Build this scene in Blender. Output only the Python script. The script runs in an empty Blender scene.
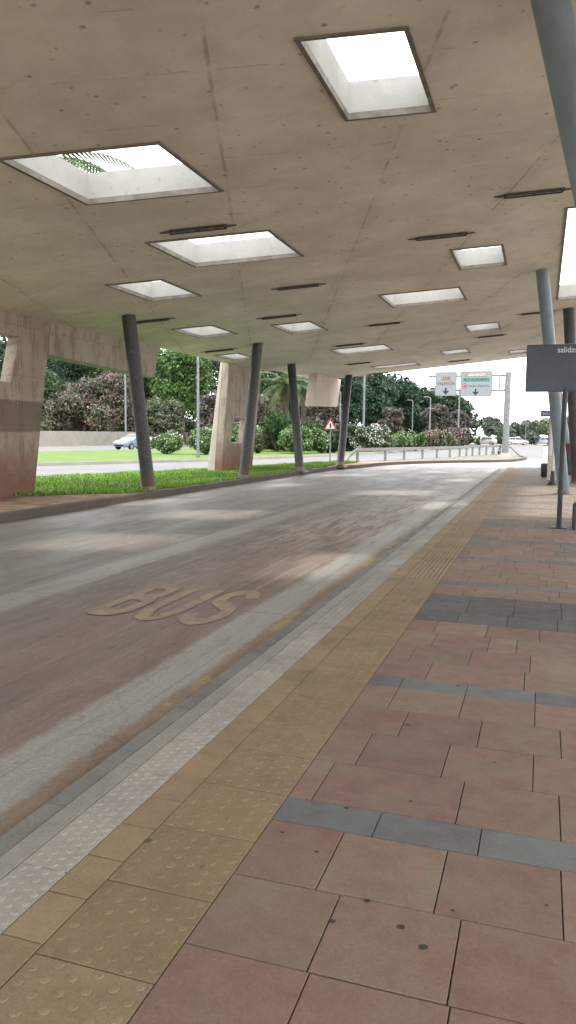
import bpy, bmesh, math, random
import numpy as np
from mathutils import Vector, Matrix
R = math.radians
random.seed(7); rng = np.random.default_rng(11)
sc = bpy.context.scene
C = sc.collection

# ------------------------------------------------------------------ camera
YAW, PITCH, ROLL, FPX, H = R(18.1866), R(5.86996), R(0.6629), 768.44, 1.57
fw = np.array([-math.sin(YAW)*math.cos(PITCH), math.cos(YAW)*math.cos(PITCH), -math.sin(PITCH)])
r0 = np.array([math.cos(YAW), math.sin(YAW), 0.0]); u0 = np.cross(r0, fw)
rt = r0*math.cos(ROLL)+u0*math.sin(ROLL); up = -r0*math.sin(ROLL)+u0*math.cos(ROLL)
cd = bpy.data.cameras.new('camera'); cam = bpy.data.objects.new('camera', cd); C.objects.link(cam)
M = Matrix.Identity(4)
for i in range(3):
    M[i][0] = rt[i]; M[i][1] = up[i]; M[i][2] = -fw[i]
M[2][3] = H
cam.matrix_world = M
cd.sensor_fit = 'VERTICAL'; cd.sensor_height = 36; cd.sensor_width = 36; cd.lens = FPX/1024*36
cd.clip_start = 0.05; cd.clip_end = 3000
sc.camera = cam
O = np.array([0, 0, H])
def ray(x, y): return (x-288)/FPX*rt-(y-512)/FPX*up+fw
def G(x, y, z=0.0):                      # survey point: where a line of sight meets level z
    d = ray(x, y); return O+(z-H)/d[2]*d
def AY(x, y, Y):
    d = ray(x, y); return O+Y/d[1]*d

# canopy underside plane
CA, CB = 5.5, 0.1157
def cz(x): return CA+CB*x
SK = math.tan(R(18.5))

# ------------------------------------------------------------------ node helpers
class NT:
    def __init__(s, name, rough=0.8, spec=0.3, metal=0.0):
        s.m = bpy.data.materials.new(name); s.m.use_nodes = True
        s.t = s.m.node_tree; s.b = s.t.nodes['Principled BSDF']
        s.b.inputs['Roughness'].default_value = rough
        s.b.inputs['Specular IOR Level'].default_value = spec
        s.b.inputs['Metallic'].default_value = metal
        s._p = None
    def n(s, ty): return s.t.nodes.new(ty)
    def put(s, sock, v):
        if v is None: return
        if isinstance(v, bpy.types.NodeSocket): s.t.links.new(v, sock)
        elif isinstance(v, (tuple, list)) and len(v) == 3 and sock.type == 'RGBA': sock.default_value = (*v, 1)
        else: sock.default_value = v
    def pos(s):
        if s._p is None: s._p = s.n('ShaderNodeTexCoord').outputs['Object']
        return s._p
    def xyz(s, v=None):
        q = s.n('ShaderNodeSeparateXYZ'); s.put(q.inputs[0], v or s.pos()); return q.outputs
    def scale(s, vec, sc_):
        q = s.n('ShaderNodeMapping'); s.put(q.inputs[0], vec); q.inputs['Scale'].default_value = sc_; return q.outputs[0]
    def rotz(s, vec, ang):
        q = s.n('ShaderNodeMapping'); s.put(q.inputs[0], vec); q.inputs['Rotation'].default_value = (0, 0, ang); return q.outputs[0]
    def noise(s, scale=5, detail=4, rough=.55, vec=None, dist=0):
        q = s.n('ShaderNodeTexNoise'); s.put(q.inputs['Vector'], vec or s.pos())
        q.inputs['Scale'].default_value = scale; q.inputs['Detail'].default_value = detail
        q.inputs['Roughness'].default_value = rough; q.inputs['Distortion'].default_value = dist
        return q.outputs['Fac']
    def voro(s, scale=5, vec=None, rnd=1):
        q = s.n('ShaderNodeTexVoronoi'); s.put(q.inputs['Vector'], vec or s.pos()); q.inputs['Scale'].default_value = scale
        q.inputs['Randomness'].default_value = rnd
        return q.outputs
    def math(s, op, a, b=None, c=None, clamp=False):
        q = s.n('ShaderNodeMath'); q.operation = op; q.use_clamp = clamp
        s.put(q.inputs[0], a); s.put(q.inputs[1], b); s.put(q.inputs[2], c); return q.outputs[0]
    def rng(s, v, a, b, c=0.0, d=1.0, smooth=True):
        q = s.n('ShaderNodeMapRange'); q.interpolation_type = 'SMOOTHSTEP' if smooth else 'LINEAR'
        for i, x in enumerate((v, a, b, c, d)): s.put(q.inputs[i], x)
        return q.outputs[0]
    def mix(s, f, a, b, mode='MIX'):
        q = s.n('ShaderNodeMix'); q.data_type = 'RGBA'; q.blend_type = mode
        s.put(q.inputs[0], f); s.put(q.inputs[6], a); s.put(q.inputs[7], b); return q.outputs[2]
    def ramp(s, v, stops, const=False):
        q = s.n('ShaderNodeValToRGB'); s.put(q.inputs[0], v); e = q.color_ramp.elements
        if const: q.color_ramp.interpolation = 'CONSTANT'
        while len(e) < len(stops): e.new(.5)
        for k, (p, c) in enumerate(stops):
            e[k].position = p; e[k].color = (*c, 1)
        return q.outputs[0]
    def attr(s, name='Col'):
        q = s.n('ShaderNodeAttribute'); q.attribute_name = name; return q.outputs['Color']
    def bump(s, h, strength=.3, dist=.01):
        q = s.n('ShaderNodeBump'); s.put(q.inputs['Height'], h)
        q.inputs['Strength'].default_value = strength; q.inputs['Distance'].default_value = dist
        s.put(s.b.inputs['Normal'], q.outputs[0])
    def col(s, c): s.put(s.b.inputs['Base Color'], c); return s
    def rough(s, r): s.put(s.b.inputs['Roughness'], r); return s

def plain(name, c, rough=.6, spec=.3, metal=0, var=.25, sc_=6, bump=0):
    k = NT(name, rough, spec, metal)
    n = k.noise(sc_, 5)
    k.col(k.mix(k.rng(n, .3, .7), tuple(x*(1-var) for x in c), tuple(x*(1+var*.7) for x in c)))
    k.rough(k.rng(k.noise(sc_*2.3, 3), .3, .7, rough-.08, rough+.08))
    if bump: k.bump(k.noise(sc_*12, 3), bump, .005)
    return k.m

def concrete(name, base, joints=False, splash=False, band=False, pit=.6):
    k = NT(name, .85, .25)
    p = k.pos(); x, y, z = k.xyz()
    big = k.noise(.7, 5, .6); mid = k.noise(3.2, 6, .65); fine = k.noise(38, 4, .6)
    c = k.mix(k.rng(big, .3, .72), tuple(v*.86 for v in base), tuple(v*1.08 for v in base))
    c = k.mix(k.rng(mid, .42, .75, 0, .35), c, (base[0]*.72, base[1]*.68, base[2]*.60))
    c = k.mix(k.rng(fine, .3, .7, 0, .16), c, (base[0]*.6, base[1]*.6, base[2]*.58))
    h = k.math('ADD', k.math('MULTIPLY', mid, .6), k.math('MULTIPLY', fine, .4))
    if joints:
        g = R(-19.7)
        rv = k.rotz(p, g*-1*-1)                      # board direction frame
        n_ = k.math('ADD', k.math('MULTIPLY', x, math.cos(g)), k.math('MULTIPLY', y, -math.sin(g)))
        w_ = k.math('ADD', k.math('MULTIPLY', x, math.sin(g)), k.math('MULTIPLY', y, math.cos(g)))
        def line(v, sp, off, wd, lo, hi, st):
            f = k.math('ABSOLUTE', k.math('SUBTRACT', k.math('FRACT', k.math('ADD', k.math('DIVIDE', k.math('SUBTRACT', v, off), sp), .5)), .5))
            m = k.rng(f, wd/sp*.35, wd/sp, 1, 0)
            return k.math('MULTIPLY', k.math('MULTIPLY', m, k.rng(k.noise(2.1, 5, .7), lo, hi)), st)
        wob = k.math('MULTIPLY', k.math('SUBTRACT', k.noise(.9, 3), .5), .05)
        l1 = line(k.math('ADD', n_, wob), 2.2, 1.59, .03, .40, .62, .42)
        l2 = line(k.math('ADD', w_, wob), 1.1, .3, .02, .48, .62, .30)
        l3 = line(k.math('ADD', n_, wob), 2.2, 1.59, .25, .35, .7, .22)
        halo = k.math('MAXIMUM', l3, 0)
        jn = k.math('MAXIMUM', l1, l2)
        c = k.mix(halo, c, (base[0]*.55, base[1]*.5, base[2]*.42))
        c = k.mix(jn, c, (.075, .062, .05))
        # board tone differences
        bid = k.math('FLOOR', k.math('DIVIDE', k.math('SUBTRACT', w_, .3), 1.1))
        wn = k.n('ShaderNodeTexWhiteNoise'); wn.noise_dimensions = '2D'
        cb = k.n('ShaderNodeCombineXYZ'); k.put(cb.inputs[0], bid)
        k.put(cb.inputs[1], k.math('FLOOR', k.math('DIVIDE', k.math('SUBTRACT', n_, 1.59), 2.2)))
        k.put(wn.inputs['Vector'], cb.outputs[0])
        c = k.mix(k.math('MULTIPLY', wn.outputs['Value'], .16), c, (base[0]*.55, base[1]*.52, base[2]*.48))
        # elongated drips / streaks along the boards
        st = k.noise(1.6, 5, .65, k.scale(k.rotz(p, R(19.7)), (.35, 2.4, 1)))
        c = k.mix(k.rng(st, .55, .75, 0, .30), c, (base[0]*.60, base[1]*.52, base[2]*.42))
        lt = k.noise(.45, 3, .5)
        c = k.mix(k.rng(lt, .52, .75, 0, .25), c, tuple(v*1.25 for v in base))
    # pits and rust specks
    vo = k.voro(4.6); sp = k.noise(11, 3)
    pm = k.math('MULTIPLY', k.rng(vo['Distance'], .06, .19, 1, 0), k.rng(sp, .44, .52))
    c = k.mix(k.math('MULTIPLY', pm, pit), c, (.07, .055, .045))
    if splash:
        zz = k.math('ADD', z, k.math('MULTIPLY', k.math('SUBTRACT', k.noise(2.4, 5), .5), 1.1))
        c = k.mix(k.rng(zz, .3, 1.7, .92, 0), c, (.185, .088, .055))
        drip = k.noise(2.2, 5, .6, k.scale(p, (1.6, 1.6, .55)))
        c = k.mix(k.rng(drip, .47, .66, 0, .6), c, (base[0]*.48, base[1]*.42, base[2]*.36))
        f = k.math('ABSOLUTE', k.math('SUBTRACT', k.math('FRACT', k.math('DIVIDE', z, 1.12)), .5))
        c = k.mix(k.math('MULTIPLY', k.rng(f, .006, .016, 1, 0), .3), c, (.12, .095, .075))
    if band:
        zb = k.math('ADD', z, k.math('MULTIPLY', k.math('SUBTRACT', k.noise(3, 4), .5), .08))
        m1 = k.math('MULTIPLY', k.rng(zb, 1.50, 1.54), k.rng(zb, 2.22, 2.26, 1, 0))
        c = k.mix(k.math('MULTIPLY', m1, .72), c, (.115, .085, .062))
        for yy in (14.93, 15.02):
            gy = k.math('ABSOLUTE', k.math('SUBTRACT', y, yy))
            c = k.mix(k.math('MULTIPLY', k.math('MULTIPLY', k.rng(gy, .008, .025, 1, 0), k.rng(k.noise(3, 4), .35, .6)), .5), c, (.08, .06, .045))
    k.col(c); k.rough(k.rng(mid, .3, .7, .78, .92)); k.bump(h, .35, .012)
    return k.m

MAT = {}
MAT['ceiling'] = concrete('board_marked_concrete', (.75, .685, .63), joints=True)
MAT['pillar'] = concrete('stained_pillar_concrete', (.40, .345, .29), splash=True)
MAT['pillar_band'] = concrete('banded_pillar_concrete', (.37, .305, .25), splash=True, band=True)
MAT['block'] = concrete('pale_block_concrete', (.50, .435, .37), pit=.3)
MAT['lining'] = concrete('skylight_lining_concrete', (.42, .415, .39), pit=.25)
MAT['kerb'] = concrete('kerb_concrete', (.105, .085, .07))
MAT['pale_kerb'] = concrete('pale_kerb_concrete', (.34, .32, .29))
MAT['frame'] = plain('rusty_frame_steel', (.20, .175, .15), .65, .4, .3)
MAT['housing'] = plain('dark_lamp_housing', (.062, .056, .05), .6)
MAT['tube'] = plain('unlit_lamp_tube', (.55, .53, .5), .4)
MAT['black'] = plain('black_painted_steel', (.016, .017, .019), .4, .5)
MAT['galv'] = plain('galvanised_steel', (.20, .21, .212), .5, .5, .45)
MAT['wall'] = concrete('boundary_wall_concrete', (.30, .28, .25))
MAT['beige'] = plain('beige_painted_metal', (.50, .48, .42), .55)
MAT['white_metal'] = plain('white_painted_metal', (.66, .67, .68), .45, .4, var=.12)
MAT['rail'] = plain('weathered_white_rail', (.20, .195, .185), .6, var=.2)
MAT['tyre'] = plain('tyre_rubber', (.02, .02, .02), .85)
MAT['rim'] = plain('alloy_rim', (.45, .45, .46), .35, .5, .6)
MAT['dark_glass'] = plain('tinted_car_glass', (.03, .036, .042), .1, .6, var=.1)
MAT['lamp_lens'] = plain('clear_lamp_lens', (.7, .7, .68), .2, .5, var=.08)
MAT['tail'] = plain('red_tail_lens', (.35, .02, .02), .3, .5)
MAT['soil'] = plain('sandy_soil', (.34, .245, .165), .95, .1, var=.35, sc_=3, bump=.5)
MAT['ground'] = plain('dry_ground', (.26, .235, .17), .95, .1, var=.4, sc_=.3)
MAT['trunk'] = plain('bark', (.11, .085, .065), .9, .1, var=.4, sc_=9, bump=.5)
MAT['purple'] = plain('purple_sign_face', (.115, .075, .20), .45)
MAT['red'] = plain('red_sign_border', (.50, .05, .045), .45)
MAT['whiteface'] = plain('white_sign_face', (.72, .73, .74), .45, var=.06)
MAT['greyface'] = plain('grey_white_sign_face', (.235, .262, .275), .45, var=.06)
MAT['ink'] = plain('dark_sign_ink', (.035, .04, .047), .6)
MAT['orange'] = plain('ochre_sign_band', (.30, .20, .10), .5, var=.1)
MAT['teal'] = plain('teal_sign_band', (.06, .22, .195), .5, var=.1)
MAT['whitetext'] = plain('white_lettering', (.75, .76, .78), .5, var=.05)
MAT['dark_red'] = plain('dark_red_panel', (.10, .03, .03), .5)

def steel_col():
    k = NT('grey_painted_column_steel', .5, .45)
    x, y, z = k.xyz()
    n = k.noise(4, 5); d = k.noise(2.5, 5, .6, k.scale(k.pos(), (3, 3, .35)))
    c = k.mix(k.rng(n, .3, .7), (.040, .039, .041), (.058, .057, .060))
    c = k.mix(k.rng(d, .5, .75, 0, .5), c, (.04, .035, .032))
    zz = k.math('ADD', z, k.math('MULTIPLY', k.math('SUBTRACT', k.noise(9, 4), .5), .5))
    sc2 = k.noise(13, 5, .7); c = k.mix(k.rng(sc2, .56, .62, 0, .55), c, (.12, .11, .10))
    c = k.mix(k.rng(zz, .1, .6, .9, 0), c, (.10, .055, .038))
    k.col(c); k.rough(k.rng(n, .3, .7, .42, .6)); k.bump(k.noise(30, 3), .12, .004)
    return k.m
MAT['steel'] = steel_col()
def steel_blue():
    k = NT('blue_grey_column_steel', .38, .5)
    n = k.noise(5, 5); d = k.noise(2.2, 5, .6, k.scale(k.pos(), (3, 3, .3)))
    c = k.mix(k.rng(n, .3, .7), (.15, .185, .22), (.19, .23, .27))
    c = k.mix(k.rng(d, .55, .8, 0, .35), c, (.14, .15, .16))
    k.col(c); k.rough(k.rng(n, .3, .7, .32, .48)); return k.m
MAT['steel_blue'] = steel_blue()

def tile_mat(name, bumpy=.25, dirt=.5, tint=(1.0, 1.22, 1.12)):
    k = NT(name, .85, .18)
    a = k.attr()
    big = k.noise(1.3, 5, .6); mid = k.noise(9, 5, .65); fine = k.noise(230, 3, .7); gr = k.noise(70, 4, .75)
    c = k.mix(k.rng(mid, .3, .75, 0, .42), a, k.mix(1.0, a, (.62, .60, .55), 'MULTIPLY'))
    c = k.mix(k.rng(k.noise(2.6, 5, .6), .42, .68, 0, .8), c, k.mix(1.0, a, tint, 'MULTIPLY'))
    c = k.mix(k.rng(big, .5, .75, 0, .5), c, k.mix(1.0, a, (.78, .76, .76), 'MULTIPLY'))
    c = k.mix(k.rng(k.noise(.5, 4, .6), .5, .72, 0, dirt*.6), c, (.13, .115, .10))
    c = k.mix(k.rng(fine, .38, .66, 0, .5), c, k.mix(1.0, c, (.62, .61, .6), 'MULTIPLY'))
    c = k.mix(k.rng(gr, .36, .46, .45, 0), c, k.mix(1.0, c, (1.35, 1.34, 1.32), 'MULTIPLY'))
    c = k.mix(k.rng(gr, .54, .66, 0, .4), c, k.mix(1.0, c, (.66, .65, .64), 'MULTIPLY'))
    vo = k.voro(3.1); pm = k.math('MULTIPLY', k.rng(vo['Distance'], .03, .075, 1, 0), k.rng(k.noise(5, 2), .55, .57))
    c = k.mix(k.math('MULTIPLY', pm, .75), c, (.05, .045, .04))
    k.col(c); k.rough(k.rng(mid, .3, .7, .68, .86)); k.bump(k.math('ADD', fine, gr), bumpy*1.4, .003)
    return k.m
MAT['tile'] = tile_mat('paving_slab_surface')
MAT['tactile'] = tile_mat('tactile_slab_surface', .35, .6, (1.12, 1.10, 1.06))
MAT['grout'] = plain('dark_joint_grit', (.075, .066, .057), .95, .1, var=.4, sc_=30)
MAT['gum'] = plain('trodden_gum', (.06, .052, .047), .8, .2)

def road_mat():
    k = NT('worn_bus_lane_painted_sheen', .6, .4)
    p = k.pos(); x, y, z = k.xyz()
    edge = k.math('MULTIPLY', k.math('SUBTRACT', k.noise(5, 6, .7), .5), .13)
    edge2 = k.math('MULTIPLY', k.math('SUBTRACT', k.noise(.4, 3, .6), .5), .16)
    xx = k.math('ADD', x, k.math('ADD', edge, k.math('MULTIPLY', edge2, k.rng(x, -2.2, -4, 0, 1))))
    u = k.math('DIVIDE', k.math('ADD', xx, 9.5), 7.6)
    P = lambda X: (X+9.5)/7.6
    c = k.ramp(u, [(0, (.21, .185, .155)), (P(-8.7), (.178, .158, .14)), (P(-5.3), (.165, .147, .132)), (P(-5.02), (.172, .155, .14)),
                   (P(-4.96), (.265, .25, .23)), (P(-4.62), (.25, .235, .217)), (P(-4.54), (.158, .128, .112)),
                   (P(-3.4), (.175, .125, .107)), (P(-2.52), (.185, .135, .115)), (P(-2.46), (.285, .28, .262)),
                   (P(-2.14), (.295, .29, .27)), (P(-2.10), (.225, .168, .125)), (P(-2.02), (.235, .175, .125))])
    yn = k.math('MULTIPLY', k.rng(x, -2.13, -2.07), k.rng(k.noise(1.5, 6, .7, k.scale(p, (1, .8, 1))), .50, .60))
    c = k.mix(k.math('MULTIPLY', yn, .8), c, (.37, .295, .145))
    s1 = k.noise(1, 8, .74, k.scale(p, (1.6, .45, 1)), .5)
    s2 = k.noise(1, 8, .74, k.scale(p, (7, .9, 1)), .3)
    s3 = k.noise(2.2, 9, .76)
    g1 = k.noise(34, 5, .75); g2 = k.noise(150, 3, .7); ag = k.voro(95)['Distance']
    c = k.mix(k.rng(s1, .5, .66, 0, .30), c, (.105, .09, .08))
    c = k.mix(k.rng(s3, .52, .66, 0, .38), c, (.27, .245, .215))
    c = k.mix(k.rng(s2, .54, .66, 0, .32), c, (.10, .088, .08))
    # tyre tracks
    tr = None
    for cx, wd_ in ((-3.05, .26), (-4.25, .26), (-6.3, .3), (-7.7, .3)):
        q = k.rng(k.math('ABSOLUTE', k.math('SUBTRACT', k.math('ADD', x, k.math('MULTIPLY', edge2, 1.5)), cx)), wd_*.4, wd_, 1, 0)
        tr = q if tr is None else k.math('MAXIMUM', tr, q)
    c = k.mix(k.math('MULTIPLY', tr, k.rng(s2, .35, .6, .0, .28)), c, (.10, .09, .083))
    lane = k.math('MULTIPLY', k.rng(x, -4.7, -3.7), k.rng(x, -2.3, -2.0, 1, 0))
    wm = k.math('MULTIPLY', k.rng(s2, .45, .56, 1, 0), k.math('MULTIPLY', lane, k.rng(y, 7, 14)))  # sky sheen on the far road, painted in as pale streaks
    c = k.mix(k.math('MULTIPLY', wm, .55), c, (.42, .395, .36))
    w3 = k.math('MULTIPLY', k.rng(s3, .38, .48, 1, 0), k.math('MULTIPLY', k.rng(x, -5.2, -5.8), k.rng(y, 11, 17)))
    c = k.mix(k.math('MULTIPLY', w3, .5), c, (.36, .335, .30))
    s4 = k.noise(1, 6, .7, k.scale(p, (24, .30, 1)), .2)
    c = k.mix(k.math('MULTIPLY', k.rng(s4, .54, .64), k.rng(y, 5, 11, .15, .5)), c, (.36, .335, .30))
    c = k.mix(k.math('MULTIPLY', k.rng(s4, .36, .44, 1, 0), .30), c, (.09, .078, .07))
    c = k.mix(k.math('MULTIPLY', k.rng(y, 13, 28), .45), c, (.25, .232, .212))  # bright sheen of the far end painted into the colour
    # oil drips, cracks
    vo = k.voro(2.3); pm = k.math('MULTIPLY', k.rng(vo['Distance'], .03, .10, 1, 0), k.rng(k.noise(3, 2), .5, .55))
    c = k.mix(k.math('MULTIPLY', pm, .65), c, (.05, .044, .04))
    cv = k.n('ShaderNodeTexVoronoi'); cv.feature = 'DISTANCE_TO_EDGE'; cv.inputs['Scale'].default_value = .42
    wv = k.n('ShaderNodeVectorMath'); wv.operation = 'ADD'; nz = k.n('ShaderNodeTexNoise'); nz.inputs['Scale'].default_value = 1.6; nz.inputs['Detail'].default_value = 8
    k.put(nz.inputs['Vector'], p); k.put(wv.inputs[0], p); k.put(wv.inputs[1], nz.outputs['Color']); k.put(cv.inputs['Vector'], wv.outputs[0])
    cr = k.math('MULTIPLY', k.rng(cv.outputs['Distance'], .0015, .006, 1, 0), k.rng(k.noise(.7, 3), .46, .54))
    c = k.mix(k.math('MULTIPLY', cr, .25), c, (.06, .052, .046))
    c = k.mix(k.rng(g1, .42, .62, .55, 0), c, k.mix(1.0, c, (.66, .65, .64), 'MULTIPLY'))
    c = k.mix(k.rng(g2, .35, .65, .6, 0), c, k.mix(1.0, c, (.6, .6, .6), 'MULTIPLY'))
    c = k.mix(k.rng(ag, .0, .32, .45, 0), c, k.mix(1.0, c, (1.6, 1.58, 1.55), 'MULTIPLY'))
    fy = k.math('ABSOLUTE', k.math('SUBTRACT', k.math('FRACT', k.math('DIVIDE', y, 4.3)), .5))
    c = k.mix(k.math('MULTIPLY', k.rng(fy, .0012, .003, 1, 0), .5), c, (.06, .055, .05))
    c = k.mix(1.0, c, (1.25, 1.235, 1.215), 'MULTIPLY')
    c = k.mix(k.math('MULTIPLY', k.rng(y, 10, 24), .4), c, (.30, .285, .265))  # paler with distance: far sheen put into the road colour
    k.col(c); k.rough(k.rng(s1, .35, .65, .46, .66)); k.bump(k.math('ADD', k.math('MULTIPLY', g2, .6), g1), .5, .006)
    return k.m
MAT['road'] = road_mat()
def asphalt():
    k = NT('sunlit_grey_asphalt', .75, .3); p = k.pos()
    c = k.mix(k.rng(k.noise(.35, 5, .6), .3, .7), (.125, .125, .125), (.165, .164, .161))
    c = k.mix(k.rng(k.noise(1, 5, .6, k.scale(k.rotz(p, R(14)), (2.4, .1, 1))), .45, .7, 0, .4), c, (.13, .13, .13))
    k.col(c); k.bump(k.noise(90, 2), .3, .005); return k.m
MAT['asphalt'] = asphalt()
def grass_mat():
    k = NT('lawn_blades', .6, .2); a = k.attr()
    k.col(a); return k.m
MAT['blade'] = grass_mat()
def lawn():
    k = NT('lawn_turf', .8, .15)
    c = k.mix(k.rng(k.noise(1.2, 5, .6), .3, .7), (.085, .17, .026), (.14, .245, .042))
    c = k.mix(k.rng(k.noise(14, 4, .6), .45, .7, 0, .6), c, (.035, .08, .014))
    k.col(c); k.bump(k.noise(40, 3), .6, .03); return k.m
MAT['lawn'] = lawn()
def median_lawn():
    k = NT('median_turf', .8, .15)
    c = k.mix(k.rng(k.noise(.5, 6, .65), .3, .7), (.085, .15, .032), (.13, .185, .048))
    c = k.mix(k.rng(k.noise(3, 5, .6), .5, .7, 0, .5), c, (.07, .115, .022))
    k.col(c); k.bump(k.noise(20, 3), .6, .04); return k.m
MAT['median'] = median_lawn()
def leaf_mat():
    k = NT('leaf', .55, .25)
    a = k.attr(); k.col(a)
    tr = k.n('ShaderNodeBsdfTranslucent'); k.put(tr.inputs[0], a)
    mx = k.n('ShaderNodeMixShader'); mx.inputs[0].default_value = .22
    k.t.links.new(k.b.outputs[0], mx.inputs[1]); k.t.links.new(tr.outputs[0], mx.inputs[2])
    k.t.links.new(mx.outputs[0], k.t.nodes['Material Output'].inputs[0])
    return k.m
MAT['leaf'] = leaf_mat()
def board_face():
    k = NT('departure_board_face', .28, .5)
    x, y, z = k.xyz()
    f = k.math('FRACT', k.math('DIVIDE', z, .105))
    c = k.mix(k.rng(f, .10, .14, 1, 0), (.028, .038, .060), (.024, .032, .050))
    c = k.mix(k.rng(k.noise(2, 3), .35, .7, 0, .5), c, (.055, .08, .125))  # bluish reflection of the sky painted into the board colour
    k.col(c); return k.m
MAT['board'] = board_face()
def paint_mat():
    k = NT('worn_yellow_paint', .75, .3)
    n = k.noise(7, 6, .72); s = k.noise(1, 5, .65, k.scale(k.pos(), (22, .8, 1)))
    base = k.mix(k.rng(n, .3, .7), (.225, .178, .152), (.25, .20, .172))
    n2 = k.noise(2.1, 5, .65); m = k.math('MULTIPLY', k.math('MULTIPLY', k.rng(n, .40, .56), k.rng(s, .36, .54, .15, 1)), k.rng(n2, .35, .6, .25, 1))
    k.col(k.mix(k.math('MULTIPLY', m, .48), base, (.40, .325, .15))); return k.m
MAT['yellow_paint'] = paint_mat()
def car_paint(name, c):
    k = NT(name, .3, .5); k.b.inputs['Coat Weight'].default_value = .6; k.b.inputs['Coat Roughness'].default_value = .08
    k.col(k.mix(k.rng(k.noise(1.5, 3), .3, .7), tuple(v*.93 for v in c), c)); return k.m

# ------------------------------------------------------------------ object helpers
class MB:
    def __init__(s): s.v = []; s.f = []; s.c = []
    def add(s, vs, fs, col=None):
        b = len(s.v); s.v += [tuple(map(float, q)) for q in vs]; s.f += [tuple(i+b for i in q) for q in fs]
        s.c += [col]*len(fs); return s
    def box(s, a, b, col=None):
        (x0, y0, z0), (x1, y1, z1) = a, b
        return s.add([(x0,y0,z0),(x1,y0,z0),(x1,y1,z0),(x0,y1,z0),(x0,y0,z1),(x1,y0,z1),(x1,y1,z1),(x0,y1,z1)],
              [(0,3,2,1),(4,5,6,7),(0,1,5,4),(1,2,6,5),(2,3,7,6),(3,0,4,7)], col)
    def tube(s, pts, rad, n=12, caps=True, col=None):
        pts = [Vector(p) for p in pts]; rr = rad if isinstance(rad, (list, tuple)) else [rad]*len(pts)
        vs = []; fs = []; px = None
        for i, p in enumerate(pts):
            t = (pts[min(i+1, len(pts)-1)]-pts[max(i-1, 0)]).normalized()
            if px is None:
                px = t.cross(Vector((0, 0, 1)) if abs(t.z) < .9 else Vector((0, 1, 0))).normalized()
            px = (px-t*px.dot(t)).normalized(); py = t.cross(px)
            for k in range(n):
                a = 2*math.pi*k/n; vs.append(p+(px*math.cos(a)+py*math.sin(a))*rr[i])
        for i in range(len(pts)-1):
            for k in range(n):
                fs.append((i*n+k, i*n+(k+1) % n, (i+1)*n+(k+1) % n, (i+1)*n+k))
        if caps: fs.append(tuple(range(n-1, -1, -1))); fs.append(tuple(range((len(pts)-1)*n, len(pts)*n)))
        return s.add(vs, fs, col)
    def prism(s, poly, axis, a, b, col=None):       # poly in the two other axes, extruded from a to b
        n = len(poly)
        def mk(p, q):
            return (q, p[0], p[1]) if axis == 'x' else ((p[0], q, p[1]) if axis == 'y' else (p[0], p[1], q))
        vs = [mk(p, a) for p in poly]+[mk(p, b) for p in poly]
        fs = [tuple(range(n)), tuple(range(2*n-1, n-1, -1))]+[(i, i+n, (i+1) % n+n, (i+1) % n) for i in range(n)]
        return s.add(vs, fs, col)
    def build(s, name, mat, parent=None, smooth=False, bevel=0, wn=True):
        me = bpy.data.meshes.new(name); me.from_pydata(s.v, [], s.f); me.update()
        o = bpy.data.objects.new(name, me); C.objects.link(o); me.materials.append(mat)
        if any(c is not None for c in s.c):
            at = me.color_attributes.new('Col', 'FLOAT_COLOR', 'CORNER'); i = 0
            dat = []
            for p, c in zip(me.polygons, s.c):
                dat += [*(c or (.3, .3, .3)), 1]*p.loop_total
            at.data.foreach_set('color', dat)
        bm = bmesh.new(); bm.from_mesh(me); bmesh.ops.recalc_face_normals(bm, faces=bm.faces); bm.to_mesh(me); bm.free()
        if smooth:
            for p in me.polygons: p.use_smooth = True
            me.set_sharp_from_angle(angle=R(38))
        if bevel:
            m = o.modifiers.new('edge', 'BEVEL'); m.width = bevel; m.segments = 2; m.limit_method = 'ANGLE'
        if parent is not None: o.parent = parent
        return o
def link_parent(o, p):
    o.parent = p
def tag(o, label=None, cat=None, group=None, kind=None):
    if label: o['label'] = label
    if cat: o['category'] = cat
    if group: o['group'] = group
    if kind: o['kind'] = kind
    return o
def thing(name, label, cat, loc=(0, 0, 0), rz=0, group=None):
    o = bpy.data.objects.new(name, None); C.objects.link(o); o.location = loc; o.rotation_euler = (0, 0, rz)
    o.empty_display_size = .2
    return tag(o, label, cat, group)
def struct(name, mb, mat, **k): return tag(mb.build(name, mat, **k), kind='structure')
def copy_tree(o, parent=None):
    c = o.copy(); C.objects.link(c); c.parent = parent
    for ch in o.children: copy_tree(ch, c)
    return c
def text_mesh(txt, size, width=None, bold=0.0):
    cu = bpy.data.curves.new('text', 'FONT'); cu.body = txt; cu.size = size; cu.extrude = .002; cu.offset = bold
    cu.align_x = 'CENTER'; cu.align_y = 'CENTER'
    ob = bpy.data.objects.new('text', cu); C.objects.link(ob)
    dg = bpy.context.evaluated_depsgraph_get(); dg.update()
    me = bpy.data.meshes.new_from_object(ob.evaluated_get(dg))
    bpy.data.objects.remove(ob); bpy.data.curves.remove(cu)
    co = np.array([v.co[:] for v in me.vertices])
    if len(co) and width:
        w = co[:, 0].max()-co[:, 0].min(); s = width/w
        for v in me.vertices: v.co.x *= s
    return me
def lettering(txt, size, loc, mat, parent, width=None, name='lettering', flat=False, kx=1):
    me = text_mesh(txt, size, width); me.materials.append(mat)
    o = bpy.data.objects.new(name, me); C.objects.link(o); o.parent = parent
    o.location = loc; o.rotation_euler = (0, 0, 0) if flat else (R(90), 0, 0)
    return o

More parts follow.
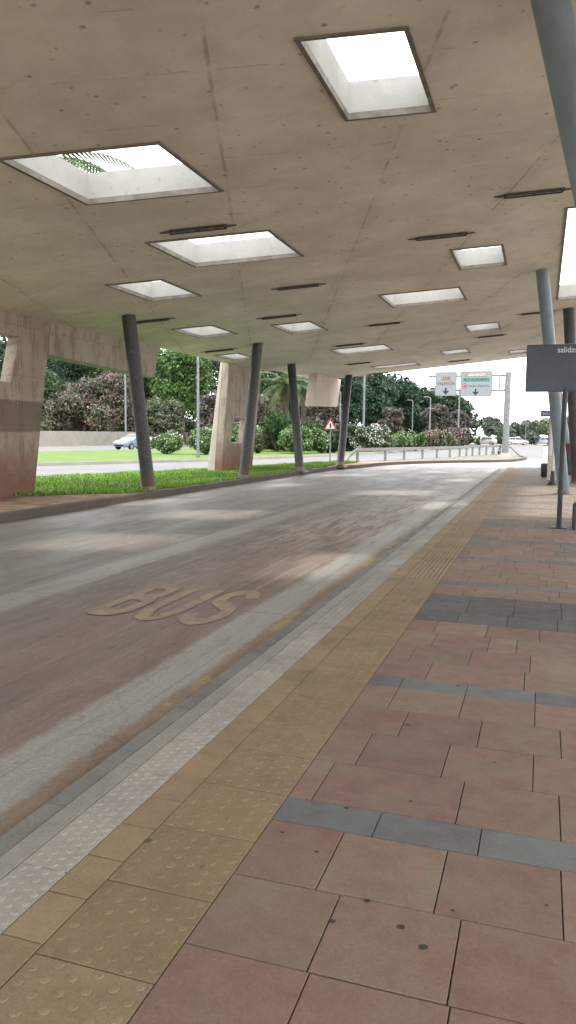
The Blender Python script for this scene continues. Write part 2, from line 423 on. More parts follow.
# ------------------------------------------------------------------ world and sun
w = bpy.data.worlds.new('World'); sc.world = w; w.use_nodes = True
nt = w.node_tree; bg = nt.nodes['Background']
SUN_EL, SUN_AZ = R(79), R(136)            # azimuth from +Y toward +X
sky = nt.nodes.new('ShaderNodeTexSky'); sky.sky_type = 'NISHITA'; sky.sun_disc = False
sky.sun_elevation = SUN_EL; sky.sun_rotation = SUN_AZ; sky.dust_density = 4; sky.air_density = 1.2
hs = nt.nodes.new('ShaderNodeHueSaturation'); hs.inputs['Saturation'].default_value = .3
nt.links.new(sky.outputs[0], hs.inputs['Color'])
mx = nt.nodes.new('ShaderNodeMix'); mx.data_type = 'RGBA'; mx.inputs[0].default_value = .75
nt.links.new(hs.outputs[0], mx.inputs[6]); mx.inputs[7].default_value = (31, 31.4, 32.4, 1)   # bright overcast veil
nt.links.new(mx.outputs[2], bg.inputs['Color']); bg.inputs['Strength'].default_value = .14
sd = bpy.data.lights.new('sun', 'SUN'); so = bpy.data.objects.new('sun', sd); C.objects.link(so)
sd.energy = 3.4; sd.angle = R(6.5); sd.color = (1, .965, .915)
dirv = Vector((math.sin(SUN_AZ)*math.cos(SUN_EL), math.cos(SUN_AZ)*math.cos(SUN_EL), math.sin(SUN_EL)))
so.rotation_euler = dirv.to_track_quat('Z', 'Y').to_euler()
so.location = (0, 0, 30)

# ------------------------------------------------------------------ ground, roads
ZR = -.06; ZC = -.10
struct('ground', MB().add([(-1500,-300,-.17),(1500,-300,-.17),(1500,2500,-.17),(-1500,2500,-.17)], [(0,1,2,3)]), MAT['ground'])
def sheet(pts, z): return MB().add([(p[0], p[1], z) for p in pts], [tuple(range(len(pts)))])
# verge (bus side) outline
KR = [(-9.02, -6), (-9.02, 10), (-9.02, 20), (-8.98, 28), (-8.8, 34)]+[tuple(G(x, y, .085)[:2]) for x, y in ((362,465),(380,463),(400,461.9),(420,461.2),(440,460.7),(460,460.4),(480,460.2),(500,460),(515,459.4))]
TIP = [tuple(G(x, y, .085)[:2]) for x, y in ((525,458.2), (527,457), (522,455.6))]
RB = [tuple(G(x, y, .085)[:2]) for x, y in ((353,460.5),(381,459.6),(400,458.6),(418.5,457.8),(433,457),(446,456.3),(456,455.6),(463,455.1),(469,454.8),(476,454.4),(483,454.1),(490,453.8),(497,453.6))]
KL = [(-21.5, -6), (-17.8, 10.5), (-15.2, 21.8), (-13.85, 25.7), (-12.85, 29.6), (-11.75, 34.3), (-10.5, 40.0)]+RB[2:]
land = KR+TIP+KL[::-1]
busroad = [(-1.93, -6), (-9.32, -6)]+KR+TIP[:2]+[(3, 62), (3, 44), (-.9, 42), (-1.93, 39)]
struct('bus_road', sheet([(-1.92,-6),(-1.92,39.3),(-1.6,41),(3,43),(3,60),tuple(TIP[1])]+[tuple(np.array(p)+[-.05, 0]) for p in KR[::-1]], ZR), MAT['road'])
struct('carriageway', sheet([(-40,-60),(-21,4)]+KL[1:][0:1]+KL[2:]+[TIP[2], TIP[1], (3, 59.9), (30, 59.9), (30, 142), (-14, 142),
        tuple(G(457,447.5,ZC)[:2]), tuple(G(400,451,ZC)[:2]), tuple(G(353,455,ZC)[:2]), tuple(G(305,457.5,ZC)[:2]), tuple(G(204,461.6,ZC)[:2]), (-21.8,31.4),(-27,10),(-46,-60)], ZC), MAT['asphalt'])
# far carriageway behind the median
struct('far_road', sheet([(-62,-20),(-40,38),(-34.7,50),(-32.5,60),(-28,82),(-22,118),(-29,125),(-40,100),(-47,83),(-46.5,66),(-55,38),(-80,-20)], ZC), MAT['asphalt'])
med = MB(); mo = [(-28,10),(-21.9,31.6),(-18.3,40),(-17.2,45),(-15.6,51),(-14.25,59.4),(-13.2,70),(-12.2,85),(-11.2,105),(-10.5,118),(-21.5,118),(-27.8,82),(-32.3,60),(-34.5,50),(-39.8,38),(-48,18)]
struct('median_grass', sheet(mo, .03), MAT['median'])
def ribbon(pts, wd, z0, z1, side=1):
    mb = MB(); P = [Vector((p[0], p[1])) for p in pts]; L = []
    for i, p in enumerate(P):
        t = (P[min(i+1, len(P)-1)]-P[max(i-1, 0)]).normalized(); n = Vector((-t.y, t.x))*side
        L.append((p, p+n*wd))
    vs = []; fs = []
    for a, b in L: vs += [(a.x, a.y, z0), (a.x, a.y, z1), (b.x, b.y, z1), (b.x, b.y, z0)]
    for i in range(len(L)-1):
        for k in range(3): fs.append((i*4+k, i*4+k+1, i*4+4+k+1, i*4+4+k))
    fs += [(0,1,2,3), tuple(len(vs)-4+k for k in range(4))]
    return mb.add(vs, fs)
struct('median_kerb', ribbon(mo[:10], .16, -.15, .05, 1), MAT['pale_kerb'])
struct('far_median_kerb', ribbon(mo[10:], .16, -.15, .05, 1), MAT['pale_kerb'])
# densify kerb line
def dense(pts, step=1.5):
    o = []
    for a, b in zip(pts[:-1], pts[1:]):
        n = max(1, int(math.dist(a, b)/step))
        for k in range(n): o.append((a[0]+(b[0]-a[0])*k/n, a[1]+(b[1]-a[1])*k/n))
    return o+[pts[-1]]
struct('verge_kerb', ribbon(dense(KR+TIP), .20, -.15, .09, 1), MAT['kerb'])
struct('carriageway_kerb', ribbon(dense(KL+[TIP[2]]), .18, -.15, .05, -1), MAT['pale_kerb'])
isl_l = [p for p in KL if p[1] > 39.5]; isl_r = [p for p in KR if p[1] > 39.5]
struct('verge_soil', sheet([p for p in KR if p[1] < 44]+[p for p in KL[::-1] if p[1] < 40.2], .062), MAT['soil'])
struct('island_paving', sheet([(p[0]-.1, p[1]) for p in isl_r]+TIP+[p for p in isl_l[::-1]], .026), plain('tan_island_paving', (.18,.155,.125), .85, .2, var=.2, sc_=1.5))

# lawn: turf sheet with blades
def lawn_right(y):        # right border of the grass (bare soil along the kerb near the first pillar)
    t = min(1, max(0, (y-14.4)/3.4)); t = t*(2-t); return -11.7*(1-t)+-9.32*t+(.12*math.sin(y*2.3)+.07*math.sin(y*5.1))*(1 if y < 34 else .4)+max(0, y-36)*.02
def lawn_left(y):
    ys = [p[1] for p in KL[:7]]; xs = [p[0] for p in KL[:7]]; return float(np.interp(y, ys, xs))+.2
ysl = np.linspace(-5, 40.5, 90)
lb = MB(); vs = []; fs = []
NX = 8
def lz(u, y): return .07+.025*math.sin(math.pi*min(1, u*1.6)*.5)*(1 if y < 38 else max(.1, (41-y)/4))
for y in ysl:
    a, b = lawn_right(y), lawn_left(y)
    for k in range(NX+1):
        u = k/NX; vs.append((a+(b-a)*u, y, lz(u, y)))
for i in range(len(ysl)-1):
    for k in range(NX): fs.append((i*(NX+1)+k, i*(NX+1)+k+1, (i+1)*(NX+1)+k+1, (i+1)*(NX+1)+k))
lb.add(vs, fs)
lo = tag(lb.build('lawn', MAT['lawn'], smooth=True), kind='stuff')
def quads_object(name, V, Cc, mat, parent=None, nper=4):
    n = len(V)//nper
    me = bpy.data.meshes.new(name)
    me.vertices.add(n*nper); me.vertices.foreach_set('co', np.asarray(V, dtype=np.float32).ravel())
    me.loops.add(n*nper); me.loops.foreach_set('vertex_index', np.arange(n*nper, dtype=np.int32))
    me.polygons.add(n); me.polygons.foreach_set('loop_start', np.arange(0, n*nper, nper, dtype=np.int32))
    me.update(calc_edges=True)
    at = me.color_attributes.new('Col', 'FLOAT_COLOR', 'POINT')
    cc = np.ones((n*nper, 4), dtype=np.float32); cc[:, :3] = np.repeat(Cc, nper, axis=0)
    at.data.foreach_set('color', cc.ravel())
    me.materials.append(mat); o = bpy.data.objects.new(name, me); C.objects.link(o)
    if parent is not None: o.parent = parent
    return o
def blades(n):
    ys = 8+(40.4-8)*rng.random(n)**1.25
    V = np.zeros((n, 3, 3)); Cc = np.zeros((n, 3))
    for i, y in enumerate(ys):
        u = rng.random()
        if rng.random() < .12: u *= .06
        a, b = lawn_right(y), lawn_left(y); x = a+(b-a)*u
        z = lz(u, y); cl = math.sin(x*3.1+1.7*math.sin(y*1.3))+math.sin(y*2.2+x)
        h = (.045+.04*rng.random())*(1+.35*cl*.5); an = rng.random()*6.283; wd = .012+.012*rng.random()
        dx, dy = math.cos(an)*wd, math.sin(an)*wd; lx, ly = rng.normal(0, .035, 2)
        V[i] = [(x-dx, y-dy, z-.01), (x+dx, y+dy, z-.01), (x+lx, y+ly, z+h)]
        s = .75+.5*rng.random()+.12*cl
        Cc[i] = np.array((.155, .285, .042))*s if rng.random() > .12 else np.array((.27, .29, .09))*s
    return V.reshape(-1, 3), Cc
V_, C_ = blades(48000)
go = tag(quads_object('grass', V_, C_, MAT['blade'], nper=3), kind='stuff')

# ------------------------------------------------------------------ paved platform
grout = MB().box((-1.55, -3, -.15), (6.2, 39.2, -.006))
struct('pavement_bed', grout, MAT['grout'])
pv = MB()
RED = [(.258,.163,.138), (.25,.16,.135), (.238,.150,.13), (.262,.169,.142), (.256,.177,.142), (.247,.170,.138), (.262,.185,.147)]
BLUE = [(.165,.165,.172), (.18,.178,.182), (.155,.155,.162)]
DARK = [(.128,.124,.124), (.138,.132,.130), (.118,.114,.115)]
GREY = [(.165,.14,.12), (.185,.155,.133), (.195,.155,.13), (.15,.13,.115)]
def slab(mb, x0, x1, y0, y1, col, z=0, g=.0024):
    j = [random.uniform(-.0012, .0012) for _ in range(4)]; dz = random.uniform(-.0008, .0008)
    x0 += g; x1 -= g; y0 += g; y1 -= g; e = .002
    a = [(x0,y0+j[0]),(x1,y0+j[1]),(x1,y1+j[2]),(x0,y1+j[3])]
    mid = [(x0+e,y0+e+j[0]),(x1-e,y0+e+j[1]),(x1-e,y1-e+j[2]),(x0+e,y1-e+j[3])]
    vs = [(p[0],p[1],z-.012) for p in a]+[(p[0],p[1],z-.002+dz) for p in a]+[(p[0],p[1],z+dz) for p in mid]
    fs = [(8,9,10,11)]+[(i, (i+1) % 4, (i+1) % 4+4, i+4) for i in range(4)]+[(i+4, (i+1) % 4+4, (i+1) % 4+8, i+8) for i in range(4)]
    mb.add(vs, fs, col)
XL, XR = -.985, 6.2
def row(y0, y1, pal, offs, pieces=(.405,), half=0.25):
    x = XL; first = offs
    while x < XR:
        wd = first if first else (.405 if random.random() > half else random.choice((.2025, .2025, .61)))
        first = None
        x1 = min(x+wd, XR)
        if XR-x1 < .1: x1 = XR
        c = random.choice(pal); s = random.uniform(.93, 1.05)
        slab(pv, x, x1, y0, y1, tuple(v*s for v in c)); x = x1
y = -3.0+.0
rows = []
# near rows surveyed, then a steady pattern
yb = [-2.83+.405*i for i in range(12)]
for i in range(12): rows.append((yb[i]+.0, yb[i]+.405, 'R', None))
rows = [(2.02-.405*(k+1), 2.02-.405*k, 'R', None) for k in range(12)][::-1]
rows += [(2.02,2.42,'R',.395), (2.42,2.83,'R',.305), (2.83,3.04,'B',.415), (3.04,3.45,'R',.105), (3.45,3.86,'R',.2), (3.86,4.25,'R',.33), (4.25,4.64,'R',.2),
         (4.64,4.85,'B',.2), (4.85,5.25,'R',.33), (5.25,5.66,'R',.16), (5.66,6.07,'R',.26), (6.07,6.46,'R',.22),
         (6.46,6.86,'D',.36), (6.86,7.25,'D',.4), (7.25,7.6,'D',.4), (7.6,7.85,'R',.3), (7.85,8.13,'R',.4), (8.13,8.33,'B',.2)]
yy = 8.33; k = 0
while yy < 38.7:
    for q in range(4):
        kind = 'R' if yy < 10.5 else ('M' if yy < 15 else 'G')
        if 13.2 < yy < 14.8: kind = 'S'
        rows.append((yy, yy+.405, kind, random.choice((.12,.2,.28,.36,.405)))); yy += .405
    rows.append((yy, yy+.2, 'B' if k % 3 else 'B', .2)); yy += .2; k += 1
PAL = {'R': RED, 'B': BLUE, 'D': DARK, 'M': RED[:3]+GREY[1:3]+RED[4:], 'G': [(.25,.20,.165), (.235,.185,.15), (.255,.21,.17), (.23,.187,.155)], 'S': GREY}
for y0, y1, kd, of in rows:
    row(y0, y1, PAL[kd], of, half=(.22 if kd in 'RMGS' else 0))
po = struct('pavement', pv, MAT['tile'])
ec = MB()
for pts in ([(-1.55,38.6),(6.2,38.6),(6.2,39.3),(-1.2,39.3)],):
    ec.prism([(p[0], p[1]) for p in pts], 'z', -.15, .0)
struct('pavement_end_kerb', ec, MAT['pale_kerb'])
# gum spots
gm = MB()
w2 = lambda x, y: (276+x/1.92, 700+y/1.92)
for zx, zy, rr in ((108,426,.011),(240,436,.013),(283,475,.013),(175,386,.010),(258,195,.008),(135,208,.009),(12,255,.008),(78,292,.008),(340,405,.006),(420,120,.007),(520,395,.006)):
    p = G(*w2(zx, zy)); n = 11
    vs = [(p[0]+rr*1.1*random.uniform(.75,1.15)*math.cos(6.283*i/n), p[1]+rr*random.uniform(.75,1.15)*math.sin(6.283*i/n), .0022) for i in range(n)]
    gm.add(vs+[(p[0], p[1], .0034)], [(i, (i+1) % n, n) for i in range(n)])
g_ = gm.build('gum_spots', MAT['gum'], po); g_['kind'] = 'stuff'

# tactile strips
tc = MB(); YEL = [(.28,.215,.137), (.29,.222,.141), (.27,.207,.132), (.283,.216,.141)]; WHT = [(.37,.35,.325), (.39,.368,.342), (.355,.333,.308)]
def dome(mb, x, y, r, h, col, n=9):
    vs = []; 
    for rr, zz in ((1, 0), (.82, .72), (.45, 1)):
        for k in range(n):
            a = 6.283*k/n; vs.append((x+r*rr*math.cos(a), y+r*rr*math.sin(a), zz*h))
    fs = [(q*n+k, q*n+(k+1) % n, (q+1)*n+(k+1) % n, (q+1)*n+k) for q in range(2) for k in range(n)]+[tuple(range(2*n, 3*n))]
    mb.add(vs, fs, col)
y0 = 1.83-.405*8
while y0 < 38.5:
    L = .405
    c = random.choice(YEL); s = random.uniform(.92, 1.06); c = tuple(v*s for v in c)
    slab(tc, -1.39, -.985, y0, y0+L, c)
    if .9 < y0 < 8.0:
        for i in range(6):
            for j in range(6):
                if random.random() < .97:
                    dome(tc, -1.39+.034+.0674*i+random.uniform(-.002,.002), y0+.020+.0655*j+(.033 if i % 2 else 0)+random.uniform(-.002,.002), random.uniform(.0165,.018), .0032, (lambda q: tuple(v*q for v in c))(random.uniform(.94,1.05)), 12)
    elif y0 >= 8.0:
        for i in range(8):
            xa = -1.39+.03+.0495*i
            tc.add([(xa-.011,y0+.004,0),(xa-.006,y0+.006,.006),(xa+.006,y0+.006,.006),(xa+.011,y0+.004,0),(xa-.011,y0+L-.004,0),(xa-.006,y0+L-.006,.006),(xa+.006,y0+L-.006,.006),(xa+.011,y0+L-.004,0)],
                   [(0,1,5,4),(1,2,6,5),(2,3,7,6),(0,3,2,1),(4,5,6,7)], tuple(v*.95 for v in c))
    y0 += L
y0 = 1.87-.2425*14
while y0 < 38.5:
    c = random.choice(YEL); s = random.uniform(.95, 1.12); slab(tc, -1.545, -1.39, y0, y0+.2425, tuple(v*s for v in c)); y0 += .2425
y0 = .2
while y0 < 38.5:
    c = random.choice(WHT); s = random.uniform(.9, 1.05); 
    if y0 > 6: s *= .94
    c = tuple(v*s for v in c); slab(tc, -1.74, -1.545, y0, y0+.405, c)
    if .9 < y0 < 7.2:
        for i in range(4):
            for j in range(8):
                dome(tc, -1.74+.0265+.0475*i, y0+.0255+.0505*j+(.025 if i % 2 else 0), .0165, .0034, (lambda q: tuple(v*q for v in c))(random.uniform(.92,1.04)), 10)
    y0 += .405
struct('tactile_paving', tc, MAT['tactile'])
kb = MB(); y0 = .1-.6*4
while y0 < 38.5:
    s = random.uniform(.86, 1.06); slab(kb, -1.838, -1.74, y0, y0+.6, tuple(v*s for v in (.33,.315,.292)), .001)
    y0 += .6
y0 = .25-.6*4
while y0 < 38.5:
    s = random.uniform(.85, 1.08); slab(kb, -1.935, -1.838, y0, y0+.6, tuple(v*s for v in (.215,.21,.198)), -.002)
    y0 += .6
kb.box((-1.933, -3, -.15), (-1.55, 39.2, -.0075), (.17,.165,.155))
struct('platform_kerb', kb, MAT['tactile'])

# BUS marking
bl = bpy.data.objects.new('road_marking', None); C.objects.link(bl); bl['kind'] = 'structure'
bl.location = (0, 0, 0)
p0, p1 = G(112, 604, ZR), G(222, 604, ZR)
PTH = {'B': [[(.12,0),(.12,1)], [(.12,.97),(.6,.97),(.82,.88),(.82,.65),(.6,.55),(.12,.55)], [(.6,.55),(.9,.44),(.9,.14),(.65,.03),(.12,.03)]],
       'U': [[(.1,1),(.1,.25),(.25,.05),(.5,0),(.75,.05),(.9,.25),(.9,1)]],
       'S': [[(.92,.80),(.75,.95),(.5,1),(.22,.94),(.1,.78),(.2,.60),(.5,.51),(.8,.42),(.92,.24),(.78,.06),(.5,0),(.22,.05),(.06,.22)]]}
lm = MB()
for li, ch in enumerate('BUS'):
    for si, path in enumerate(PTH[ch]):
        P3 = [Vector((-3.84+.44*li+.34*x_, 5.92+1.3*y_)) for x_, y_ in path]
        # subdivide and build a flat stroke of constant painted width
        pp = []
        for a_, b_ in zip(P3[:-1], P3[1:]): pp += [a_.lerp(b_, q/3) for q in range(3)]
        pp.append(P3[-1]); vs = []
        for q, a_ in enumerate(pp):
            d_ = (pp[min(q+1, len(pp)-1)]-pp[max(q-1, 0)]).normalized(); wx_, wy_ = .058, .13
            n_ = Vector((-d_.y*wx_, d_.x*wy_)); vs += [(a_.x-n_.x, a_.y-n_.y, ZR+.004+.001*si), (a_.x+n_.x, a_.y+n_.y, ZR+.004+.001*si)]
        lm.add(vs, [(2*q, 2*q+1, 2*q+3, 2*q+2) for q in range(len(pp)-1)])
me = bpy.data.meshes.new('bus_lettering'); me.from_pydata(lm.v, [], lm.f)
me.materials.append(MAT['yellow_paint']); ob = bpy.data.objects.new('bus_lettering', me); C.objects.link(ob); ob.parent = bl; ob['kind'] = 'structure'

# ------------------------------------------------------------------ canopy
can = thing('bus_station_canopy', 'huge sloping concrete canopy pierced by square skylights over the bus lane', 'canopy')
SKY = [(-2.34,-1.36,7.98,9.92),(-6.28,-4.46,10.03,11.92),(-6.50,-4.53,14.11,16.05),(-8.52,-7.45,16.82,18.73),(-1.92,-.93,16.75,18.68),
       (-4.04,-2.13,20.72,22.66),(-2.62,-1.56,27.40,29.26),(-4.19,-3.12,34.09,35.79),(-7.53,-5.65,30.18,32.07),(-7.58,-5.62,37.46,38.84),
       (-1.61,-.79,36.46,38.11),(-10.98,-10.19,28.64,30.49),(-9.79,-8.73,22.64,24.54),(-7.49,-6.44,23.59,25.49),
       (.22,2.3,14.55,24.1),
       (-8.9,-7.1,3.2,5.1),(-4.4,-3.4,1.2,3.1),(3.2,4.2,6.5,8.4),(3.3,5.2,27,29),(-7.8,-6.8,-4.2,-2.3)]
TH = .34
EX0, EX1, ET0, ET1 = -11.5, 6.0, -6.5, 40.6
def far_y(x): return 39.9+.19*(x+.9)
def left_x(t, y): return -11.5 if y < 30.5 else (-11.5+1.2*min(1, (y-30.5)/3.2))
xs = sorted(set([EX0, EX1]+[s[0] for s in SKY]+[s[1] for s in SKY])); ts = sorted(set([ET0, ET1]+[s[2] for s in SKY]+[s[3] for s in SKY]+[31.0, 34.0, 37.0]))
def pt(i, j, top):
    x, t = xs[i], ts[j]; yv = t+SK*x
    if j == len(ts)-1: yv = far_y(x)
    if i == 0: x = left_x(t, yv)
    return (x, yv, cz(x)+(TH if top else 0))
cell = np.ones((len(xs)-1, len(ts)-1), bool)
for s in SKY:
    for i in range(len(xs)-1):
        for j in range(len(ts)-1):
            if s[0]-1e-6 <= xs[i] and xs[i+1] <= s[1]+1e-6 and s[2]-1e-6 <= ts[j] and ts[j+1] <= s[3]+1e-6: cell[i, j] = False
sb = MB(); vid = {}; V = []; F = []
def gv(i, j, top):
    if (i, j, top) not in vid: vid[(i, j, top)] = len(V); V.append(pt(i, j, top))
    return vid[(i, j, top)]
ni, nj = cell.shape
for i in range(ni):
    for j in range(nj):
        if not cell[i, j]: continue
        F.append((gv(i,j,0), gv(i,j+1,0), gv(i+1,j+1,0), gv(i+1,j,0))); F.append((gv(i,j,1), gv(i+1,j,1), gv(i+1,j+1,1), gv(i,j+1,1)))
        for (di, dj, a, b) in ((-1,0,(i,j),(i,j+1)),(1,0,(i+1,j+1),(i+1,j)),(0,-1,(i+1,j),(i,j)),(0,1,(i,j+1),(i+1,j+1))):
            q, r_ = i+di, j+dj
            if q < 0 or r_ < 0 or q >= ni or r_ >= nj or not cell[q, r_]:
                F.append((gv(*a,0), gv(*a,1), gv(*b,1), gv(*b,0)))
sb.add(V, F); sb.build('roof_slab', MAT['ceiling'], can)
def ring(c, o_in, o_out, z0, z1):          # ring between two parallelogram outlines of a skylight
    def quad(m):
        a, b, t0, t1 = c[0]-m, c[1]+m, c[2]-m, c[3]+m
        return [(a, t0+SK*a), (b, t0+SK*b), (b, t1+SK*b), (a, t1+SK*a)]
    I, Oq = quad(o_in), quad(o_out); vs = []
    for (zz, q) in ((z0, I), (z0, Oq), (z1, Oq), (z1, I)): vs += [(p[0], p[1], cz(p[0])+zz) for p in q]
    fs = []
    for k in range(4):
        for m in range(4): fs.append((m*4+k, m*4+(k+1) % 4, ((m+1) % 4)*4+(k+1) % 4, ((m+1) % 4)*4+k))
    return MB().add(vs, fs)
for s in SKY:
    ring(s, -.032, .016, -.022, .05).build('skylight_frame', MAT['frame'], can)
    ring(s, -.032, -.003, .052, TH+.06).build('skylight_lining', MAT['lining'], can)
# downstand block near the far corner of the canopy
bk = MB(); bk.prism([(34.6, cz(-10)-.004), (39.0, cz(-10)-.004), (38.3, 2.92), (34.0, 2.80)], 'x', -10.42, -10.0)
bk.build('hanging_block', MAT['block'], can, bevel=.02)
# lower far soffit trim
# ------------------------------------------------------------------ concrete pillars
def holed_wall(prof, hole, xa, xb_bot, xb_top, zt):     # prof/hole: 4 (y,z) corners, counter-clockwise from bottom-left
    mb = MB(); P = prof; Q = hole
    def bx(z): return xb_bot+(xb_top-xb_bot)*max(0, min(1, z/zt))
    f = [(xa, *p) for p in P]+[(xa, *q) for q in Q]; b = [(bx(p[1]), *p) for p in P]+[(bx(q[1]), *q) for q in Q]
    fs = []
    for k in range(4):
        n = (k+1) % 4
        fs.append((k, n, n+4, k+4)); fs.append((8+k, 8+k+4, 8+n+4, 8+n))
        fs.append((k, 8+k, 8+n, n)); fs.append((k+4, n+4, 8+n+4, 8+k+4))
    return mb.add(f+b, fs)
t1 = thing('concrete_pillar', 'broad stained concrete pillar with a dark brown band and a long arm, at the left edge', 'pillar', group='concrete pillars under the canopy edge')
zc = cz(-11.5)+.18
holed_wall([(11.6,-.1),(15.38,-.1),(16.2,zc),(12.6,zc)], [(13.35,2.65),(14.66,2.64),(14.98,3.68),(13.7,3.66)], -11.40, -11.72, -11.72, 4.2).build('shaft', MAT['pillar_band'], t1, bevel=.025)
ar = MB(); ar.prism([(16.09,3.39),(21.44,3.22),(21.86,zc),(16.205,zc)], 'x', -11.85, -11.42); ar.build('arm', MAT['pillar'], t1, bevel=.02)
t2 = thing('concrete_pillar', 'leaning concrete pillar with a small window hole, standing on the grass behind the second column', 'pillar', group='concrete pillars under the canopy edge')
holed_wall([(26.7,-.1),(29.95,-.1),(31.1,zc),(27.5,zc)], [(27.68,1.19),(29.0,1.18),(29.35,2.12),(28.03,2.13)], -11.45, -11.72, -11.72, 4.2).build('shaft', MAT['pillar'], t2, bevel=.025)
fl = MB(); fl.add([(-11.73,26.71,-.1),(-11.73,27.05,-.1),(-12.05,27.05,-.1),(-12.05,26.71,-.1),(-11.73,27.51,zc),(-11.73,27.85,zc),(-11.82,27.85,zc),(-11.82,27.51,zc)],[(0,1,2,3),(4,5,6,7),(0,1,5,4),(1,2,6,5),(2,3,7,6),(3,0,4,7)]).build('flange', MAT['block'], t2, bevel=.02)
sl = MB().box((-11.75, 27.72, 1.13), (-11.42, 28.98, 1.186)); sl.build('sill', MAT['block'], t2)

# ------------------------------------------------------------------ leaning columns
def column(base, top, r_, mat, label, collar=True):
    t = thing('leaning_column', label, 'column', (base[0], base[1], base[2]), group='leaning steel columns under the canopy')
    b = Vector((0, 0, -.03)); d = Vector(top)-Vector(base)
    n = 28; mb = MB(); vs = []
    z1 = cz(top[0])
    dn = d/d.z
    for s in np.linspace(0, 1, 7):
        for k in range(n):
            a = 6.283185*k/n; x = r_*math.cos(a); y = r_*math.sin(a)
            zt = (cz(top[0]+x)-.002-base[2]) ; zz = -.03+(zt+.03)*s
            vs.append((dn.x*zz+x, dn.y*zz+y, zz))
    fs = [(q*n+k, q*n+(k+1) % n, (q+1)*n+(k+1) % n, (q+1)*n+k) for q in range(6) for k in range(n)]
    mb.add(vs, fs); mb.build('shaft', mat, t, smooth=True)
    fb = MB(); fb.tube([(dn.x*-.03, dn.y*-.03, -.03), (dn.x*.12, dn.y*.12, .12)], r_*1.12, 28); fb.build('footing', MAT['frame'], t, smooth=True)
    # base plate with anchor bolts
    bp = MB(); bp.box((-r_*1.7, -r_*1.7, -.03), (r_*1.7, r_*1.7, .018)); bp.build('base_plate', MAT['frame'], t)
    return t
column((*G(149,490.5,.07)[:2],.07), (-9.72,16.95,cz(-9.72)), .17, MAT['steel'], 'dark grey leaning column nearest on the grass verge, in front of the concrete arm')
column((*G(243.5,478,.07)[:2],.07), (-8.95,23.9,cz(-8.95)), .17, MAT['steel'], 'dark grey column leaning right in front of the pillar with the window hole')
column((*G(300,471.3,.07)[:2],.07), (-9.85,30.2,cz(-9.85)), .17, MAT['steel'], 'dark grey column leaning left in front of the white flowered shrub and palm')
column((*G(340,466.5,.07)[:2],.07), (-9.2,37.4,cz(-9.2)), .17, MAT['steel'], 'farthest dark grey column of the grass verge, beside the warning triangle')
column((1.27,7.6,0), (-.135,7.45,cz(-.135)), .162, MAT['steel_blue'], 'blue grey leaning column closest to the viewer at the upper right corner')
column((.62,22.2,0), (-.18,19.6,cz(-.18)), .15, MAT['steel_blue'], 'blue grey leaning column rising behind the departures board')
column((1.16,27.6,0), (.60,26.2,cz(.6)), .17, MAT['steel'], 'grey leaning column at the right edge behind the bus stop pole')
column((1.2,34,0), (.06,33.0,cz(.06)), .17, MAT['steel_blue'], 'far blue grey column whose top shows above the departures board')

# ------------------------------------------------------------------ ceiling lights
lamp_lab = {0:'slot light above the small skylight on the right, with a dark metal tray', 1:'short slot light left of the narrow middle skylight', 2:'slot light just above the long skylight near the far end',
 3:'small slot light beside the farthest long skylight', 4:'last slot light at the far canopy edge above the trees', 5:'slot light below the small far right skylight', 6:'small far slot light above the motorway signs',
 7:'slot light half hidden behind the blue grey column', 8:'slot light in mid ceiling, upper of the two in the middle', 9:'slot light in mid ceiling, lower of the two in the middle',
 10:'slot light over the pillar with the window hole', 11:'slot light behind the top of the nearest verge column', 12:'slot light at the upper right beside the closest column', 13:'pale slot light above the second large skylight on the left'}
LP = [(-1.95,14.93),(-4.76,23.77),(-6.66,27.05),(-7.68,32.92),(-7.89,38.2),(-1.99,30.04),(-3.87,37.2),(-.35,26.02),(-5.39,16.96),(-6.89,19.99),(-10.38,24.02),(-9.62,17.85),(-.30,13.37),(-5.47,11.78)]
def make_lamp():
    t = thing('ceiling_light', 'x', 'ceiling light', group='slot lights in the concrete ceiling')
    L = .47
    h = MB(); h.box((-L, -.07, -.045), (L, -.048, .002)); h.box((-L, .048, -.045), (L, .07, .002)); h.box((-L, -.048, -.008), (L, .048, .002))
    h.box((-L, -.048, -.045), (-L+.02, .048, -.008)); h.box((L-.02, -.048, -.045), (L, .048, -.008))
    for q in (-.31, -.16, 0, .16, .31): h.box((q-.006, -.048, -.043), (q+.006, .048, -.010))
    h.build('housing', MAT['housing'], t)
    for sx in (-.235, .235): MB().tube([(sx-.20, 0, -.026), (sx+.20, 0, -.026)], .012, 8).build('lamp_tube', MAT['tube'], t, smooth=True)
    for sx in (-1, 1):
        b = MB(); b.add([(sx*L, -.04, -.03), (sx*(L+.16), .02, -.012), (sx*(L+.16), .05, -.012), (sx*L, .03, -.03), (sx*L, -.04, -.02), (sx*(L+.16), .02, 0), (sx*(L+.16), .05, 0), (sx*L, .03, -.02)],
                       [(0,1,2,3),(4,5,6,7),(0,1,5,4),(1,2,6,5),(2,3,7,6),(0,3,7,4)]); b.build('bracket', MAT['housing'], t)
    return t
l0 = make_lamp()
for k, (x, y) in enumerate(LP):
    o = l0 if k == 0 else copy_tree(l0)
    o.location = (x, y, cz(x)-.003); o.rotation_euler = (0, -math.atan(CB*math.cos(R(17))), R(17)); o['label'] = 'dark '+lamp_lab[k]

